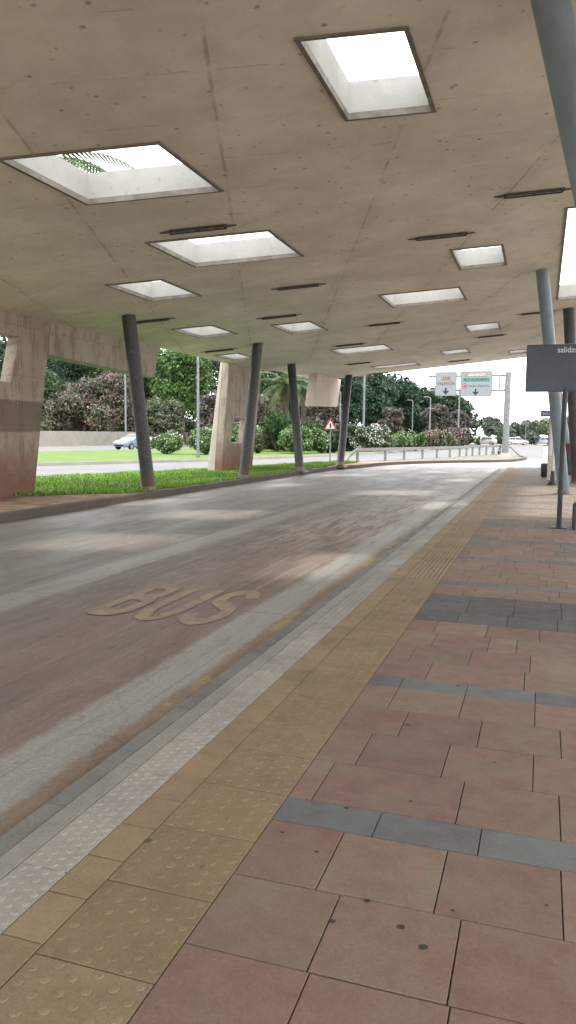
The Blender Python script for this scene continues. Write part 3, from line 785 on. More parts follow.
# ------------------------------------------------------------------ departures board
t = thing('departure_board', 'dark departures board reading salidas on a black pole at the right', 'board', (0,0,0))
pl = MB(); pl.tube([(.33,13.93,0),(.33,13.93,2.40)], .042, 16); pl.build('pole', MAT['black'], t, smooth=True)
MB().box((.20,13.80,0),(.46,14.06,.014)).build('base_plate', MAT['black'], t, bevel=.004)
bd = MB().box((-.32,13.90,2.32),(.98,14.04,3.11)); bd.build('cabinet', MAT['board'], t, bevel=.012)
MB().box((-.27,13.893,2.36),(.93,13.899,2.92)).build('screen', MAT['board'], t)
lettering('salidas', .135, (.335, 13.893, 3.01), MAT['whitetext'], t, .31)
# bench
t = thing('bench', 'bench with a black tubular frame at the right edge of the platform', 'bench', (.57,13.7,0))
for sx in (0, 1.5):
    m = MB(); m.tube([(sx,0,0),(sx,0,.40),(sx+.015,.0,.43),(sx+.015,.42,.43),(sx,.44,.40),(sx,.44,0)], .024, 10); m.build('leg_frame', MAT['black'], t, smooth=True)
m = MB()
for k in range(5): m.box((.0,.03+.082*k,.445),(1.55,.03+.082*k+.06,.465))
m.build('seat', MAT['galv'], t, bevel=.004)
m = MB().tube([(0.0,.0,.425),(1.54,.0,.425)], .02, 10); m.build('front_rail', MAT['black'], t, smooth=True)
# bus stop pole with purple flag
t = thing('bus_stop_pole', 'slim bus stop pole with a small purple name flag', 'bus stop', (.36,26.2,0))
MB().tube([(0,0,.3),(0,0,2.4)], .045, 12).build('pole', MAT['beige'], t, smooth=True)
m = MB(); m.tube([(0,0,0),(0,0,.03),(0,0,.12),(0,0,.45)], [.19,.18,.07,.06], 16); m.build('foot', MAT['black'], t, smooth=True)
MB().box((-.06,-.055,1.55),(.06,-.046,2.16)).build('timetable_case', MAT['black'], t, bevel=.004)
MB().box((-.45,-.03,2.19),(.22,.03,2.38)).build('flag', MAT['purple'], t, bevel=.008)
lettering('autobús', .10, (-.17,-.033,2.29), MAT['whitetext'], t, .44)
# totem
t = thing('information_totem', 'tall pale beige information totem behind the bus stop pole', 'totem', (.40,28.0,0))
MB().box((-.20,-.11,.06),(.20,.11,2.24)).build('body', MAT['beige'], t, bevel=.02)
MB().box((-.18,-.09,0),(.18,.09,.06)).build('plinth', MAT['galv'], t)
MB().box((-.15,-.118,.9),(.15,-.112,2.05)).build('panel', MAT['whiteface'], t)
# bin
t = thing('litter_bin', 'dark rounded litter bin on the pavement beside the totem', 'bin', (.13,30.0,0))
m = MB(); m.tube([(0,0,.06),(0,0,.1),(0,0,.48),(0,0,.52)], [.125,.14,.155,.15], 18); m.build('body', MAT['black'], t, smooth=True)
MB().tube([(0,0,0),(0,0,.06)], .09, 14).build('foot', MAT['galv'], t, smooth=True)
m = MB(); m.tube([(0,0,.52),(0,0,.56)], [.165,.12], 18); m.build('rim', MAT['housing'], t, smooth=True)
# cabinet beyond
p = AY(547.5, 455, 44.5)
t = thing('utility_cabinet', 'low white utility cabinet beyond the litter bin', 'cabinet', (p[0]+.05, 44.5, ZR))
MB().box((-.28,-.22,.10),(.42,.22,1.10)).build('body', MAT['white_metal'], t, bevel=.02)
MB().box((-.30,-.24,1.10),(.44,.24,1.15)).build('lid', MAT['galv'], t, bevel=.01)
MB().box((-.26,-.2,0),(.40,.2,.10)).build('plinth', MAT['kerb'], t)
MB().box((.055,-.228,.16),(.065,-.222,1.04)).build('door_gap', MAT['ink'], t)
# vending machine glimpsed between poles
t = thing('vending_machine', 'dark machine with a red top glimpsed between the pole and the right column', 'machine', (1.05,33.6,0))
MB().box((-.3,-.3,.05),(.5,.3,1.0)).build('body', MAT['housing'], t, bevel=.02)
MB().box((-.3,-.302,1.0),(.5,.3,1.28)).build('header', MAT['dark_red'], t, bevel=.02)

# ------------------------------------------------------------------ gantry with motorway signs
GY = 58.7
t = thing('sign_gantry', 'galvanised motorway gantry post with twin horizontal bars reaching left over the road', 'gantry', (0,0,0))
m = MB(); m.tube([(-2.56,GY,0),(-2.56,GY,6.15)], [.24,.21], 14); m.build('post', MAT['galv'], t, smooth=True)
MB().tube([(-2.56,GY,-.05),(-2.56,GY,.30)], [.5,.28], 14).build('footing', MAT['pale_kerb'], t, smooth=True)
for zz in (5.92, 4.86):
    MB().tube([(-2.56,GY,zz),(-8.35,GY+.1,zz)], .075, 10).build('beam', MAT['galv'], t, smooth=True)
    MB().tube([(-3.8,GY-.02,zz),(-4.05,GY-.02,zz)], .13, 10).build('coupling', MAT['galv'], t, smooth=True)
for q in (-3.15,):
    MB().tube([(q,GY,4.86),(q,GY,5.92)], .05, 8).build('strut', MAT['galv'], t, smooth=True)
def sign_panel(name, label, x0, x1, z0, z1):
    t = thing(name, label, 'road sign', ((x0+x1)/2, GY-.16, (z0+z1)/2), group='motorway signs on the gantry')
    w_, h_ = (x1-x0)/2, (z1-z0)/2; r_ = .14; poly = []
    for cx, cy, a0 in ((w_-r_,h_-r_,0),(-w_+r_,h_-r_,90),(-w_+r_,-h_+r_,180),(w_-r_,-h_+r_,270)):
        for q in range(5): a = R(a0+22.5*q); poly.append((cx+r_*math.cos(a), cy+r_*math.sin(a)))
    MB().prism(poly, 'y', -.03, .03).build('panel', MAT['greyface'], t)
    # border frame
    inn = [(p[0]*(1-.05/w_), p[1]*(1-.05/h_)) for p in poly]; n = len(poly)
    MB().add([(p[0],-.034,p[1]) for p in poly]+[(p[0],-.034,p[1]) for p in inn], [(k,(k+1)%n,(k+1)%n+n,k+n) for k in range(n)]).build('border', MAT['galv'], t)
    for q in (-.6*w_, .6*w_): MB().box((q-.05,.035,-h_*.7),(q+.05,.08,h_*.9)).build('rail', MAT['galv'], t)
    return t
def arrow(t, x, z, s):
    m = MB(); m.add([(x-.045*s,-.036,z+.2*s),(x+.045*s,-.036,z+.2*s),(x+.045*s,-.036,z),(x-.045*s,-.036,z)], [(0,1,2,3)])
    m.add([(x-.2*s,-.036,z+.03*s),(x+.2*s,-.036,z+.03*s),(x,-.036,z-.19*s)], [(0,1,2)]); m.build('arrow', MAT['ink'], t)
a0, b0 = AY(435,396,GY), AY(457.5,372,GY)
t = sign_panel('motorway_sign', 'white overhead motorway sign reading VALENCIA with a down arrow', a0[0], b0[0], a0[2], b0[2])
hw = (b0[0]-a0[0])/2; hh = (b0[2]-a0[2])/2
MB().box((-.42*hw*1,-.040,.30*hh),(.45*hw,-.036,.62*hh)).build('number_plate', MAT['orange'], t)
lettering('CV-30', .34*hh, (.01,-.043,.46*hh), MAT['ink'], t, .62*hw)
lettering('VALENCIA', .34*hh, (0,-.036,.02*hh), MAT['ink'], t, 1.62*hw)
arrow(t, 0, -.62*hh, 1.35)
a0, b0 = AY(460,396.5,GY), AY(493,371,GY)
t = sign_panel('motorway_sign', 'wider white overhead motorway sign with ochre and teal bands and a down arrow', a0[0], b0[0], a0[2], b0[2])
hw = (b0[0]-a0[0])/2; hh = (b0[2]-a0[2])/2
MB().box((-.72*hw,-.040,.56*hh),(.66*hw,-.036,.82*hh)).build('ochre_band', MAT['orange'], t)
lettering('AEROPORT', .25*hh, (.04,-.043,.69*hh), MAT['whitetext'], t, 1.1*hw)
MB().box((-.84*hw,-.040,.18*hh),(.84*hw,-.036,.46*hh)).build('teal_band', MAT['teal'], t)
lettering('A-7', .26*hh, (-.60*hw,-.043,.32*hh), MAT['ink'], t, .34*hw); lettering('ALACANT', .26*hh, (.18*hw,-.043,.32*hh), MAT['ink'], t, 1.0*hw)
n = 20; cx, czz, ro, ri = -.70*hw, -.17*hh, .22*hh, .17*hh
MB().add([(cx+rr*math.cos(6.283*k/n),-.037,czz+rr*math.sin(6.283*k/n)) for rr in (ro, ri) for k in range(n)], [(k,(k+1)%n,(k+1)%n+n,k+n) for k in range(n)]).build('ring', MAT['red'], t)
MB().box((cx-.09*hh,-.039,czz-.04*hh),(cx+.09*hh,-.036,czz+.04*hh)).build('ring_bar', MAT['ink'], t)
lettering('Accés', .22*hh, (-.22*hw,-.036,-.17*hh), MAT['ink'], t, .46*hw); lettering('Estació', .22*hh, (.45*hw,-.036,-.17*hh), MAT['ink'], t, .70*hw)
arrow(t, -.02*hw, -.68*hh, 1.25)

# warning triangle
p = G(330, 461.5, .1)
t = thing('warning_sign', 'red bordered warning triangle on a thin grey post in the grass', 'road sign', (p[0], p[1], .05))
m = MB().tube([(0,0,0),(0,0,2.15)], .035, 10); m.build('post', MAT['galv'], t, smooth=True)
def tri(s, y, zc_): return [(-s, y, zc_-s*.58), (s, y, zc_-s*.58), (0, y, zc_+s*1.15)]
MB().add(tri(.36,-.05,1.93)+tri(.36,-.035,1.93), [(0,1,2),(3,4,5),(0,1,4,3),(1,2,5,4),(2,0,3,5)]).build('border', MAT['red'], t)
MB().add(tri(.25,-.054,1.92), [(0,1,2)]).build('face', MAT['whiteface'], t)
m = MB(); m.add([(-.04,-.058,1.82),(.04,-.058,1.82),(.06,-.058,1.98),(0,-.058,2.08),(-.045,-.058,1.97)], [(0,1,2,3,4)]); m.build('pictogram', MAT['ink'], t)
# guard rail
t = thing('guard_rail', 'low weathered white guard rail along the traffic island', 'guard rail')
rail_pts = [(p[0]+.25, p[1]) for p in RB]
top = .70
start = (rail_pts[0][0]-.35, rail_pts[0][1]-1.2)
pts = [Vector((p[0], p[1], top)) for p in rail_pts]
def flat_rail(pp, h=.085, d=.035):
    m = MB(); vs = []; fs = []
    for i, p in enumerate(pp):
        tt = (pp[min(i+1, len(pp)-1)]-pp[max(i-1, 0)]); tt.z = 0; tt.normalize(); n = Vector((-tt.y, tt.x, 0))*d
        vs += [p-n+Vector((0,0,-h)), p+n+Vector((0,0,-h)), p+n+Vector((0,0,h)), p-n+Vector((0,0,h))]
    for i in range(len(pp)-1):
        for k in range(4): fs.append((i*4+k, i*4+(k+1) % 4, i*4+4+(k+1) % 4, i*4+4+k))
    fs += [(3,2,1,0), tuple(len(vs)-4+k for k in range(4))]
    return m.add(vs, fs)
flat_rail([Vector((start[0], start[1], .05)), Vector((start[0]+.1, start[1]+.5, .40))]+pts[:]).build('rail', MAT['rail'], t)
for p in rail_pts:
    m = MB().box((p[0]-.07, p[1]-.05, 0), (p[0]+.07, p[1]+.05, top-.04)); m.build('post', MAT['rail'], t)
e0 = Vector((rail_pts[-1][0], rail_pts[-1][1], top)); e1 = G(511,455.5,.03); e2 = G(519,456.3,.03)
flat_rail([e0, Vector((e1[0], e1[1], top-.05)), Vector((e2[0], e2[1], .12))], .07).build('end_rail', MAT['rail'], t)
# bollards
for k, (px, py, lab) in enumerate(((493,454.4,'dark bollard left of its twin at the foot of the gantry post'),(499,454.2,'dark bollard closest to the gantry post foot'))):
    p = G(px, py, .03); b = thing('bollard', lab, 'bollard', (p[0], p[1], .02), group='bollards on the traffic island')
    m = MB(); m.tube([(0,0,0),(0,0,.46),(0,0,.50)], [.13,.12,.06], 14); m.build('body', MAT['black'], b, smooth=True)
    MB().tube([(0,0,.30),(0,0,.37)], .128, 14).build('band', MAT['whiteface'], b, smooth=True)
# boundary wall at the far left
t = MB(); 
wl = [(-58,44),(-50.5,64.5),(-49.5,84),(-43,102),(-33,128)]
wm = ribbon(dense(wl, 2.5), .3, -.17, 1.5, 1); tag(wm.build('boundary_wall', MAT['wall']), 'low grey concrete wall along the far road in front of the trees', 'wall')

# ------------------------------------------------------------------ lamp posts
def lamp_post(px, Y, top_y, label, arm=True, r_=.09, base_y=None):
    b = AY(px, 450, Y); z1 = AY(px, top_y, Y)[2]
    t = thing('lamp_post', label, 'lamp post', (b[0], Y, -.05), group='lamp posts along the avenue')
    h = z1+.05
    m = MB(); m.tube([(0,0,0),(0,0,h*.5),(0,0,h)], [r_,r_*.85,r_*.62], 10); m.build('pole', MAT['galv'], t, smooth=True)
    MB().tube([(0,0,0),(0,0,.35)], r_*1.5, 10).build('base', MAT['galv'], t, smooth=True)
    m = MB(); m.tube([(0,0,h-.05),(-.15,0,h+.08),(-.35,0,h+.12)], [r_*.6,r_*.5,r_*.45], 8); m.build('arm', MAT['galv'], t, smooth=True)
    m = MB(); m.box((-.85,-.14,h+.06),(-.3,.14,h+.19)); m.build('lantern', MAT['galv'], t, bevel=.03)
    return t
lamp_post(126, 70, 250, 'tall thin lamp post behind the blue car', r_=.10)
lamp_post(198, 42.6, 250, 'tall pale lamp post between the two oleanders on the median', r_=.085)
lamp_post(363, 70, 290, 'lamp post rising beside the white flowering bush', r_=.11)
lamp_post(429, 97, 398, 'lamp post beside the pink oleander', r_=.12)
lamp_post(457.5, 104, 389, 'lamp post directly under the overhead signs', r_=.13)
lamp_post(411.5, 118, 401, 'shorter lamp post in front of the reddish tree', r_=.11)
lamp_post(339.5, 72, 392, 'lamp post beside the hanging concrete block', r_=.09)
lamp_post(525, 150, 409, 'small lamp post among the far trees right of the gantry', r_=.09)

# ------------------------------------------------------------------ vegetation
def lobes_points(lobes, n, shell=.45):
    vol = np.array([l[3]*l[4]*l[5] for l in lobes])**.75; pr = vol/vol.sum()
    idx = rng.choice(len(lobes), n, p=pr); L = np.array(lobes)[idx]
    d = rng.normal(size=(n, 3)); d /= np.linalg.norm(d, axis=1)[:, None]
    rr = rng.random(n)**shell
    return L[:, :3]+d*rr[:, None]*L[:, 3:6], d, rr
def hash_noise(P, s):
    q = P/s
    return (np.sin(q[:,0]*1.7+2*np.sin(q[:,1]*1.1))+np.sin(q[:,1]*2.1+1.3*np.sin(q[:,2]*1.9))+np.sin(q[:,2]*2.3+q[:,0]*.9))/3
def foliage(name, lobes, n, size, cols, parent, clump=1.0, gap=-.55, mat=None, elong=1.6, shell=.45, droop=0):
    P, d, rr = lobes_points(lobes, n, shell)
    cn = hash_noise(P, clump*.5); keep = cn+.25*rng.normal(size=n) > gap
    P, d, rr, cn = P[keep], d[keep], rr[keep], cn[keep]; n = len(P)
    nr = d*.7+rng.normal(size=(n, 3))*.7+np.array([0, 0, .35]); nr /= np.linalg.norm(nr, axis=1)[:, None]
    a = np.cross(nr, rng.normal(size=(n, 3))); a /= np.linalg.norm(a, axis=1)[:, None]+1e-9; b = np.cross(nr, a)
    s = size*(.6+.8*rng.random(n))[:, None]
    V = np.stack([P-a*s*elong*.5, P+b*s*.42, P+a*s*elong*.5-np.array([0,0,droop])*s, P-b*s*.42], axis=1).reshape(-1, 3)
    cols = np.array(cols); pick = rng.random(n)[:, None]
    base = cols[0]*(1-pick)+cols[1]*pick
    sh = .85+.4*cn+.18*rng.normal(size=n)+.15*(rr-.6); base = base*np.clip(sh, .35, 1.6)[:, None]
    return quads_object(name, V, base, mat or MAT['leaf'], parent)
GREENS = {'dark': ((.034,.062,.024),(.065,.105,.042)), 'mid': ((.055,.115,.03),(.11,.19,.052)), 'pine': ((.027,.056,.033),(.050,.088,.048)),
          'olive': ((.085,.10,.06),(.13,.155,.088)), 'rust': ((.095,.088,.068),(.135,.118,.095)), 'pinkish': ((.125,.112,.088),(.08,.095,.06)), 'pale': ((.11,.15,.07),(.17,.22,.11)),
          'far': ((.10,.125,.10),(.15,.18,.14)), 'farl': ((.13,.175,.105),(.19,.24,.14)), 'purple': ((.125,.098,.095),(.095,.095,.075))}  # 'far' and 'farl' carry distance haze in their paler leaf colours
def trunk_mesh(h, r_, limbs, cr):
    m = MB(); m.tube([(0,0,-.15),(random.uniform(-.1,.1),random.uniform(-.1,.1),h*.5),(random.uniform(-.2,.2),random.uniform(-.2,.2),h)], [r_*1.25,r_*.9,r_*.6], 9)
    for k in range(limbs):
        a = 6.283*k/limbs+random.random(); z0 = h*random.uniform(.55,.95); L = cr*random.uniform(.5,.85)
        m.tube([(0,0,z0),(math.cos(a)*L*.5,math.sin(a)*L*.5,z0+L*.45),(math.cos(a)*L,math.sin(a)*L,z0+L*.75)], [r_*.5,r_*.32,r_*.12], 6)
    return m
def tree(px, Y, top, wpx, kind, label, n=5200, bottom=None, name='broadleaf_tree', leaf=None, conic=False, extra=None, gz=-.15):
    c = AY(px, 440, Y); dist = math.hypot(c[0], Y); rad = wpx/2*dist/FPX*.93; zt = AY(px, top, Y)[2]; zb = AY(px, bottom, Y)[2] if bottom else gz+.25*(zt-gz)
    zb = max(zb, .3)
    t = thing(name, label, 'tree', (c[0], Y, gz), group='trees along the avenue')
    hz = (zt-zb)/2; cz_ = (zt+zb)/2-gz; lobes = []
    if conic:
        for k in range(9):
            u = k/8; rr = rad*(1-.75*u)
            for q in range(3 if u < .8 else 1):
                a = random.random()*6.283; lobes.append((math.cos(a)*rr*.45, math.sin(a)*rr*.45, zb-gz+(zt-zb)*(.08+.86*u), rr*.7, rr*.7, hz*.24))
    else:
        for k in range(15):
            a = random.random()*6.283; e = random.uniform(-.75, .95); q = math.sqrt(max(0, 1-e*e*.8))*random.uniform(.35, .8)
            s = random.uniform(.28, .5); lobes.append((math.cos(a)*rad*q*.85, math.sin(a)*rad*q*.85, cz_+e*hz*.72, rad*s, rad*s, min(hz, rad)*s*.9))
        lobes.append((0, 0, cz_, rad*.55, rad*.55, hz*.6))
    leaf = leaf or max(.14, dist/FPX*2.0)
    trunk_mesh(max(.6, zb-gz+hz*.6), max(.12, rad*.07), 5, rad).build('trunk', MAT['trunk'], t, smooth=True)
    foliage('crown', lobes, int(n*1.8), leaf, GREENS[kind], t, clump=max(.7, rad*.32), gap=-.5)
    if extra: foliage('blossom', lobes, extra[1], leaf*.75, extra[0], t, clump=rad*.3, gap=.05, shell=.18, elong=1)
    return t
def shrub(px, Y, top, base, wpx, kind, label, flowers=None, n=3200, nf=0, name='shrub', spiky=False):
    c = AY(px, 440, Y); dist = math.hypot(c[0], Y); rad = wpx/2*dist/FPX; zt = AY(px, top, Y)[2]; gz = .0
    t = thing(name, label, 'shrub', (c[0], Y, gz), group='shrubs along the median')
    h = zt-gz; lobes = [(0, 0, h*.45, rad*.7, rad*.7, h*.42)]
    for k in range(9):
        a = random.random()*6.283; q = random.uniform(.35, .7); s = random.uniform(.28, .42)
        lobes.append((math.cos(a)*rad*q, math.sin(a)*rad*q, h*random.uniform(.25,.78), rad*s, rad*s, h*s*.62))
    rad *= 1.38; lf = max(.09, dist/FPX*1.7)
    m = MB()
    for k in range(6):
        a = 6.283*k/6+random.random(); m.tube([(0,0,-.12),(math.cos(a)*rad*.25,math.sin(a)*rad*.25,h*.3),(math.cos(a)*rad*.5,math.sin(a)*rad*.5,h*.62)], [.045,.035,.018], 6)
    m.build('stem', MAT['trunk'], t, smooth=True)
    if spiky:
        N = 420; V = []; Cc = []
        for k in range(N):
            a = random.random()*6.283; e = math.asin(random.uniform(-.15, 1)); o0 = Vector((random.uniform(-.4,.4)*rad, random.uniform(-.4,.4)*rad, h*random.uniform(.3,.7)))
            d_ = Vector((math.cos(a)*math.cos(e), math.sin(a)*math.cos(e), math.sin(e))); L = rad*random.uniform(.45,.7); sd_ = d_.cross(Vector((0,0,1))).normalized()*.06
            V += [o0-sd_, o0+sd_, o0+d_*L-Vector((0,0,.1))]; Cc.append(np.array((.045,.10,.03))*random.uniform(.5,1.5))
        quads_object('foliage', np.array([v[:] for v in V]), np.array(Cc), MAT['leaf'], t, 3)
    else:
        foliage('foliage', lobes, int(n*1.7), lf, GREENS[kind], t, clump=max(.4, rad*.4), gap=-.7)
    if flowers is not None: foliage('blossom', lobes, int(nf*1.8), lf*.85, flowers, t, clump=max(.35, rad*.3), gap=.0, shell=.15, elong=1)
    return t
WF = ((.55,.55,.50),(.72,.72,.68)); PF = ((.42,.17,.20),(.55,.30,.31)); PK = ((.28,.175,.17),(.36,.245,.23))
# far left, behind the wall
tree(30, 88, 330, 80, 'dark', 'dark tree behind the left pillar opening', bottom=432)
tree(70, 98, 338, 84, 'pine', 'tall dark tree seen under the concrete arm at far left', bottom=430)
tree(118, 99, 340, 74, 'dark', 'tall dark tree behind the pink flowering trees', bottom=430)
tree(66, 88, 380, 80, 'pinkish', 'pink brown flowering tree left of the blue car', bottom=446, extra=(PK, 4200), name='flowering_tree')
tree(108, 90, 371, 84, 'pinkish', 'larger pink brown flowering tree above the blue car', bottom=446, extra=(PK, 5200), name='flowering_tree')
tree(36, 82, 408, 34, 'olive', 'grey green low tree beside the left pillar', bottom=446, n=2500)
tree(160, 80, 398, 56, 'olive', 'grey green bushy tree right of the nearest verge column', bottom=447)
tree(183, 92, 338, 84, 'mid', 'bright green full tree seen left of the second pillar', bottom=425, n=8000)
tree(150, 104, 345, 70, 'dark', 'dark tree filling the gap behind the bright green tree', bottom=430)
tree(212, 84, 388, 46, 'rust', 'rusty brown tree just left of the second pillar', bottom=445, n=3500)
tree(246, 104, 345, 70, 'dark', 'dark tree hidden mostly behind the second pillar', bottom=440)
tree(262, 84, 392, 64, 'rust', 'rusty brown tree between pillar and third column', bottom=446)
tree(300, 106, 345, 80, 'pine', 'dark tree behind the palm', bottom=440)
tree(322, 88, 398, 54, 'rust', 'rusty tree below the hanging concrete block', bottom=446)
tree(345, 112, 360, 62, 'pine', 'dark pine behind the farthest verge column', bottom=440, n=7000)
tree(376, 116, 366, 58, 'pine', 'tallest dark pine left of the lamp post and signs', bottom=440, n=7000)
tree(404, 122, 377, 52, 'pine', 'dark pine whose top meets the sky left of the signs', bottom=440, n=7000)
tree(430, 128, 386, 46, 'pine', 'dark pine behind the VALENCIA sign', bottom=440, n=6500)
tree(454, 132, 393, 46, 'pine', 'dark pine behind the wider overhead sign', bottom=441, n=6500)
tree(391, 104, 404, 28, 'rust', 'small reddish tree in front of the dark pines', bottom=442, n=3200)
tree(437, 110, 403, 40, 'purple', 'dull purple tree below the VALENCIA sign', bottom=442, n=4000)
tree(458, 112, 408, 32, 'purple', 'dull purple tree at the right end of the pine row', bottom=442, n=3200)
# far trees to the right of the gantry
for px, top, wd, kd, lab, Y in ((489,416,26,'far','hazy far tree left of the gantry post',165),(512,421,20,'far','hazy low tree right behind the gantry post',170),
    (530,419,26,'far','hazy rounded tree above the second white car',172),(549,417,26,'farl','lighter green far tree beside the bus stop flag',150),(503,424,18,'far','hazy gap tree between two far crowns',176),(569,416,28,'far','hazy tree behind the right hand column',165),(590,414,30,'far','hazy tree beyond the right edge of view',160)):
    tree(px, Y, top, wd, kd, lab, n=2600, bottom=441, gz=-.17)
shrub(531.5, 156, 431, 444, 19, 'far', 'rounded grey bush between the far parked cars', n=2200)
shrub(500, 155, 437, 446, 18, 'olive', 'low olive bush between the two white cars', n=1600)
shrub(516, 158, 437, 446, 26, 'olive', 'long low hedge bush behind the second white car', n=1600)
# distant wood behind everything at the left: one mass
wl_ = []
skyline = [(-220,325),(-60,325),(60,330),(200,338),(330,352),(372,364),(402,374),(430,388),(462,398),(470,412),(478,424)]
for px in np.arange(-220, 468, 5.5):
    for q in range(3):
        Y = random.uniform(126, 150); c = AY(px+random.uniform(-3,3), 440, Y); ztop = AY(px, float(np.interp(px, *zip(*skyline))), Y)[2]*random.uniform(.80, .98)
        for z_ in (.12, .38, .66, .88):
            wl_.append((c[0]+random.uniform(-1.5,1.5), Y+random.uniform(-2,2), max(.6, ztop*z_+random.uniform(-.5,.5)), random.uniform(1.3,2.1), random.uniform(1.3,2.2), ztop*.16))
wo_ = foliage('distant_wood', wl_, 80000, .62, ((.027,.052,.028),(.052,.085,.045)), None, clump=3.2, gap=-.9)
tag(wo_, kind='stuff')
hg = []
for px in np.arange(205, 350, 3.0):
    Y = random.uniform(64, 72); c = AY(px, 440, Y)
    for z_ in (.4, 1.1, 1.8): hg.append((c[0], Y, z_*random.uniform(.7,1.15), .9, .9, .65))
for px in np.arange(20, 345, 4.0):
    Y = random.uniform(92, 104) if px < 250 else random.uniform(100, 116); c = AY(px, 440, Y)
    for z_ in (.5, 1.4, 2.2): hg.append((c[0], Y, z_*random.uniform(.7,1.2), 1.2, 1.2, .8))
tag(foliage('undergrowth', hg, 34000, .34, ((.022,.038,.016),(.055,.075,.032)), None, clump=2, gap=-.8), kind='stuff')
# median shrubs
shrub(167, 48, 430, 458, 36, 'mid', 'white flowered oleander left of the pale lamp post', WF, nf=700, name='oleander')
shrub(206, 49, 422, 458, 40, 'mid', 'larger white flowered oleander at the left of the second pillar', WF, nf=900, name='oleander')
shrub(249, 58, 416, 456, 32, 'pale', 'pale flowering bush seen through the pillar window hole', WF, nf=500, name='oleander')
shrub(258, 54, 431, 456, 17, 'dark', 'small red flowered bush right of the second pillar', ((.30,.05,.05),(.40,.12,.11)), nf=350, n=1800)
shrub(277, 60, 404, 452, 40, 'dark', 'spiky yucca clump between the second and third columns', spiky=True, name='yucca')
shrub(276, 62, 424, 455, 34, 'dark', 'dark dense bush under the yucca clump', n=2600)
shrub(297, 56, 424, 456, 46, 'mid', 'broad white flowered oleander behind the third column', WF, nf=800, name='oleander')
shrub(311, 64, 414, 452, 24, 'mid', 'spiky green yucca right of the third column', spiky=True, name='yucca')
shrub(334, 60, 425, 455, 30, 'dark', 'dark green bush behind the warning triangle', n=2600)
shrub(350, 68, 424, 453, 28, 'dark', 'dark green bush beside the farthest verge column', n=2400)
shrub(371, 67, 421, 454, 42, 'dark', 'big bush covered in white blossom beside the lamp post', ((.62,.62,.60),(.8,.8,.78)), nf=2400, name='flowering_bush')
shrub(397, 74, 431, 452, 30, 'mid', 'green bush with pale blossom right of the big white one', WF, nf=420)
shrub(416, 80, 432, 451, 24, 'mid', 'green bush with a few pale blossoms before the pink oleander', WF, nf=260)
shrub(430, 88, 427, 449, 30, 'olive', 'pink flowered oleander at the foot of a lamp post', PF, nf=800, name='oleander')
shrub(441, 90, 431, 449, 20, 'olive', 'pale pink oleander between pink and purple bushes', ((.5,.4,.38),(.6,.52,.5)), nf=420, name='oleander', n=1800)
shrub(457, 98, 426, 448, 34, 'purple', 'rounded purple red bush below the overhead signs', PK, nf=1300, name='flowering_bush')
shrub(386, 70, 432, 453, 26, 'pale', 'pale green bush with scattered blossom just right of the big white bush', WF, nf=420)
shrub(407, 77, 430, 452, 28, 'mid', 'green white dotted bush in the middle of the shrub row', WF, nf=420)
shrub(448, 94, 430, 449, 24, 'olive', 'pink dotted bush beside the rounded purple bush', PF, nf=420, name='oleander')
shrub(322, 58, 428, 456, 26, 'mid', 'green bush with white blossom left of the warning triangle', WF, nf=420, name='oleander')
shrub(232, 60, 424, 456, 30, 'mid', 'green bush behind the pillar with the window hole', WF, nf=260)
# palms
def palm(x, Y, h, label, nfr=34, L=2.6, dead=True, lean=0, gz=-.1):
    t = thing('palm_tree', label, 'palm', (x, Y, gz), group='palms beyond the canopy')
    m = MB(); m.tube([(0,0,-.1),(lean*.3,0,h*.4),(lean,0,h)], [.27,.21,.2], 12); m.build('trunk', MAT['trunk'], t, smooth=True)
    V = []; Cc = []
    for k in range(nfr):
        a = 6.283*k/nfr*2.618+random.random()*.3; el = random.uniform(-.35, 1.25); LL = L*random.uniform(.85, 1.1); p = Vector((lean, 0, h)); ds = LL/14
        dd = dead and el < -.05; e = el
        for q in range(14):
            d_ = Vector((math.cos(a)*math.cos(e), math.sin(a)*math.cos(e), math.sin(e))); side = Vector((-math.sin(a), math.cos(a), 0)); p2 = p+d_*ds
            w_ = .035*(1-q/15); c = np.array((.15,.13,.055) if dd else (.065,.105,.035))*random.uniform(.7,1.3)
            V += [p-side*w_, p+side*w_, p2]; Cc.append(c)
            ll = LL*.24*math.sin(math.pi*(.1+.85*q/14))
            for s_ in (-1, 1):
                for u in (0, .5):
                    o_ = p+d_*ds*u; tip = o_+side*s_*ll*.85+d_*ll*.55+Vector((0,0,-ll*.35)); wv = d_*.045
                    V += [o_-wv, o_+wv, tip]; Cc.append(c*random.uniform(.75,1.25))
            p = p2; e -= random.uniform(.09, .14)
    quads_object('fronds', np.array([v[:] for v in V]), np.array(Cc), MAT['leaf'], t, 3)
    return t
c = AY(286, 440, 62); palm(c[0], 62, AY(286, 384, 62)[2], 'palm with drooping green fronds between the third column and the pillar', L=3.0)
c = AY(303, 440, 66); palm(c[0], 66, AY(303, 381, 66)[2], 'palm with yellowed fronds beside the hanging concrete block', L=2.4)
palm(-13.0, 17.0, 8.3, 'palm standing behind the first pillar, frond tips showing in the large skylight', L=3.0, nfr=15, lean=1.0)

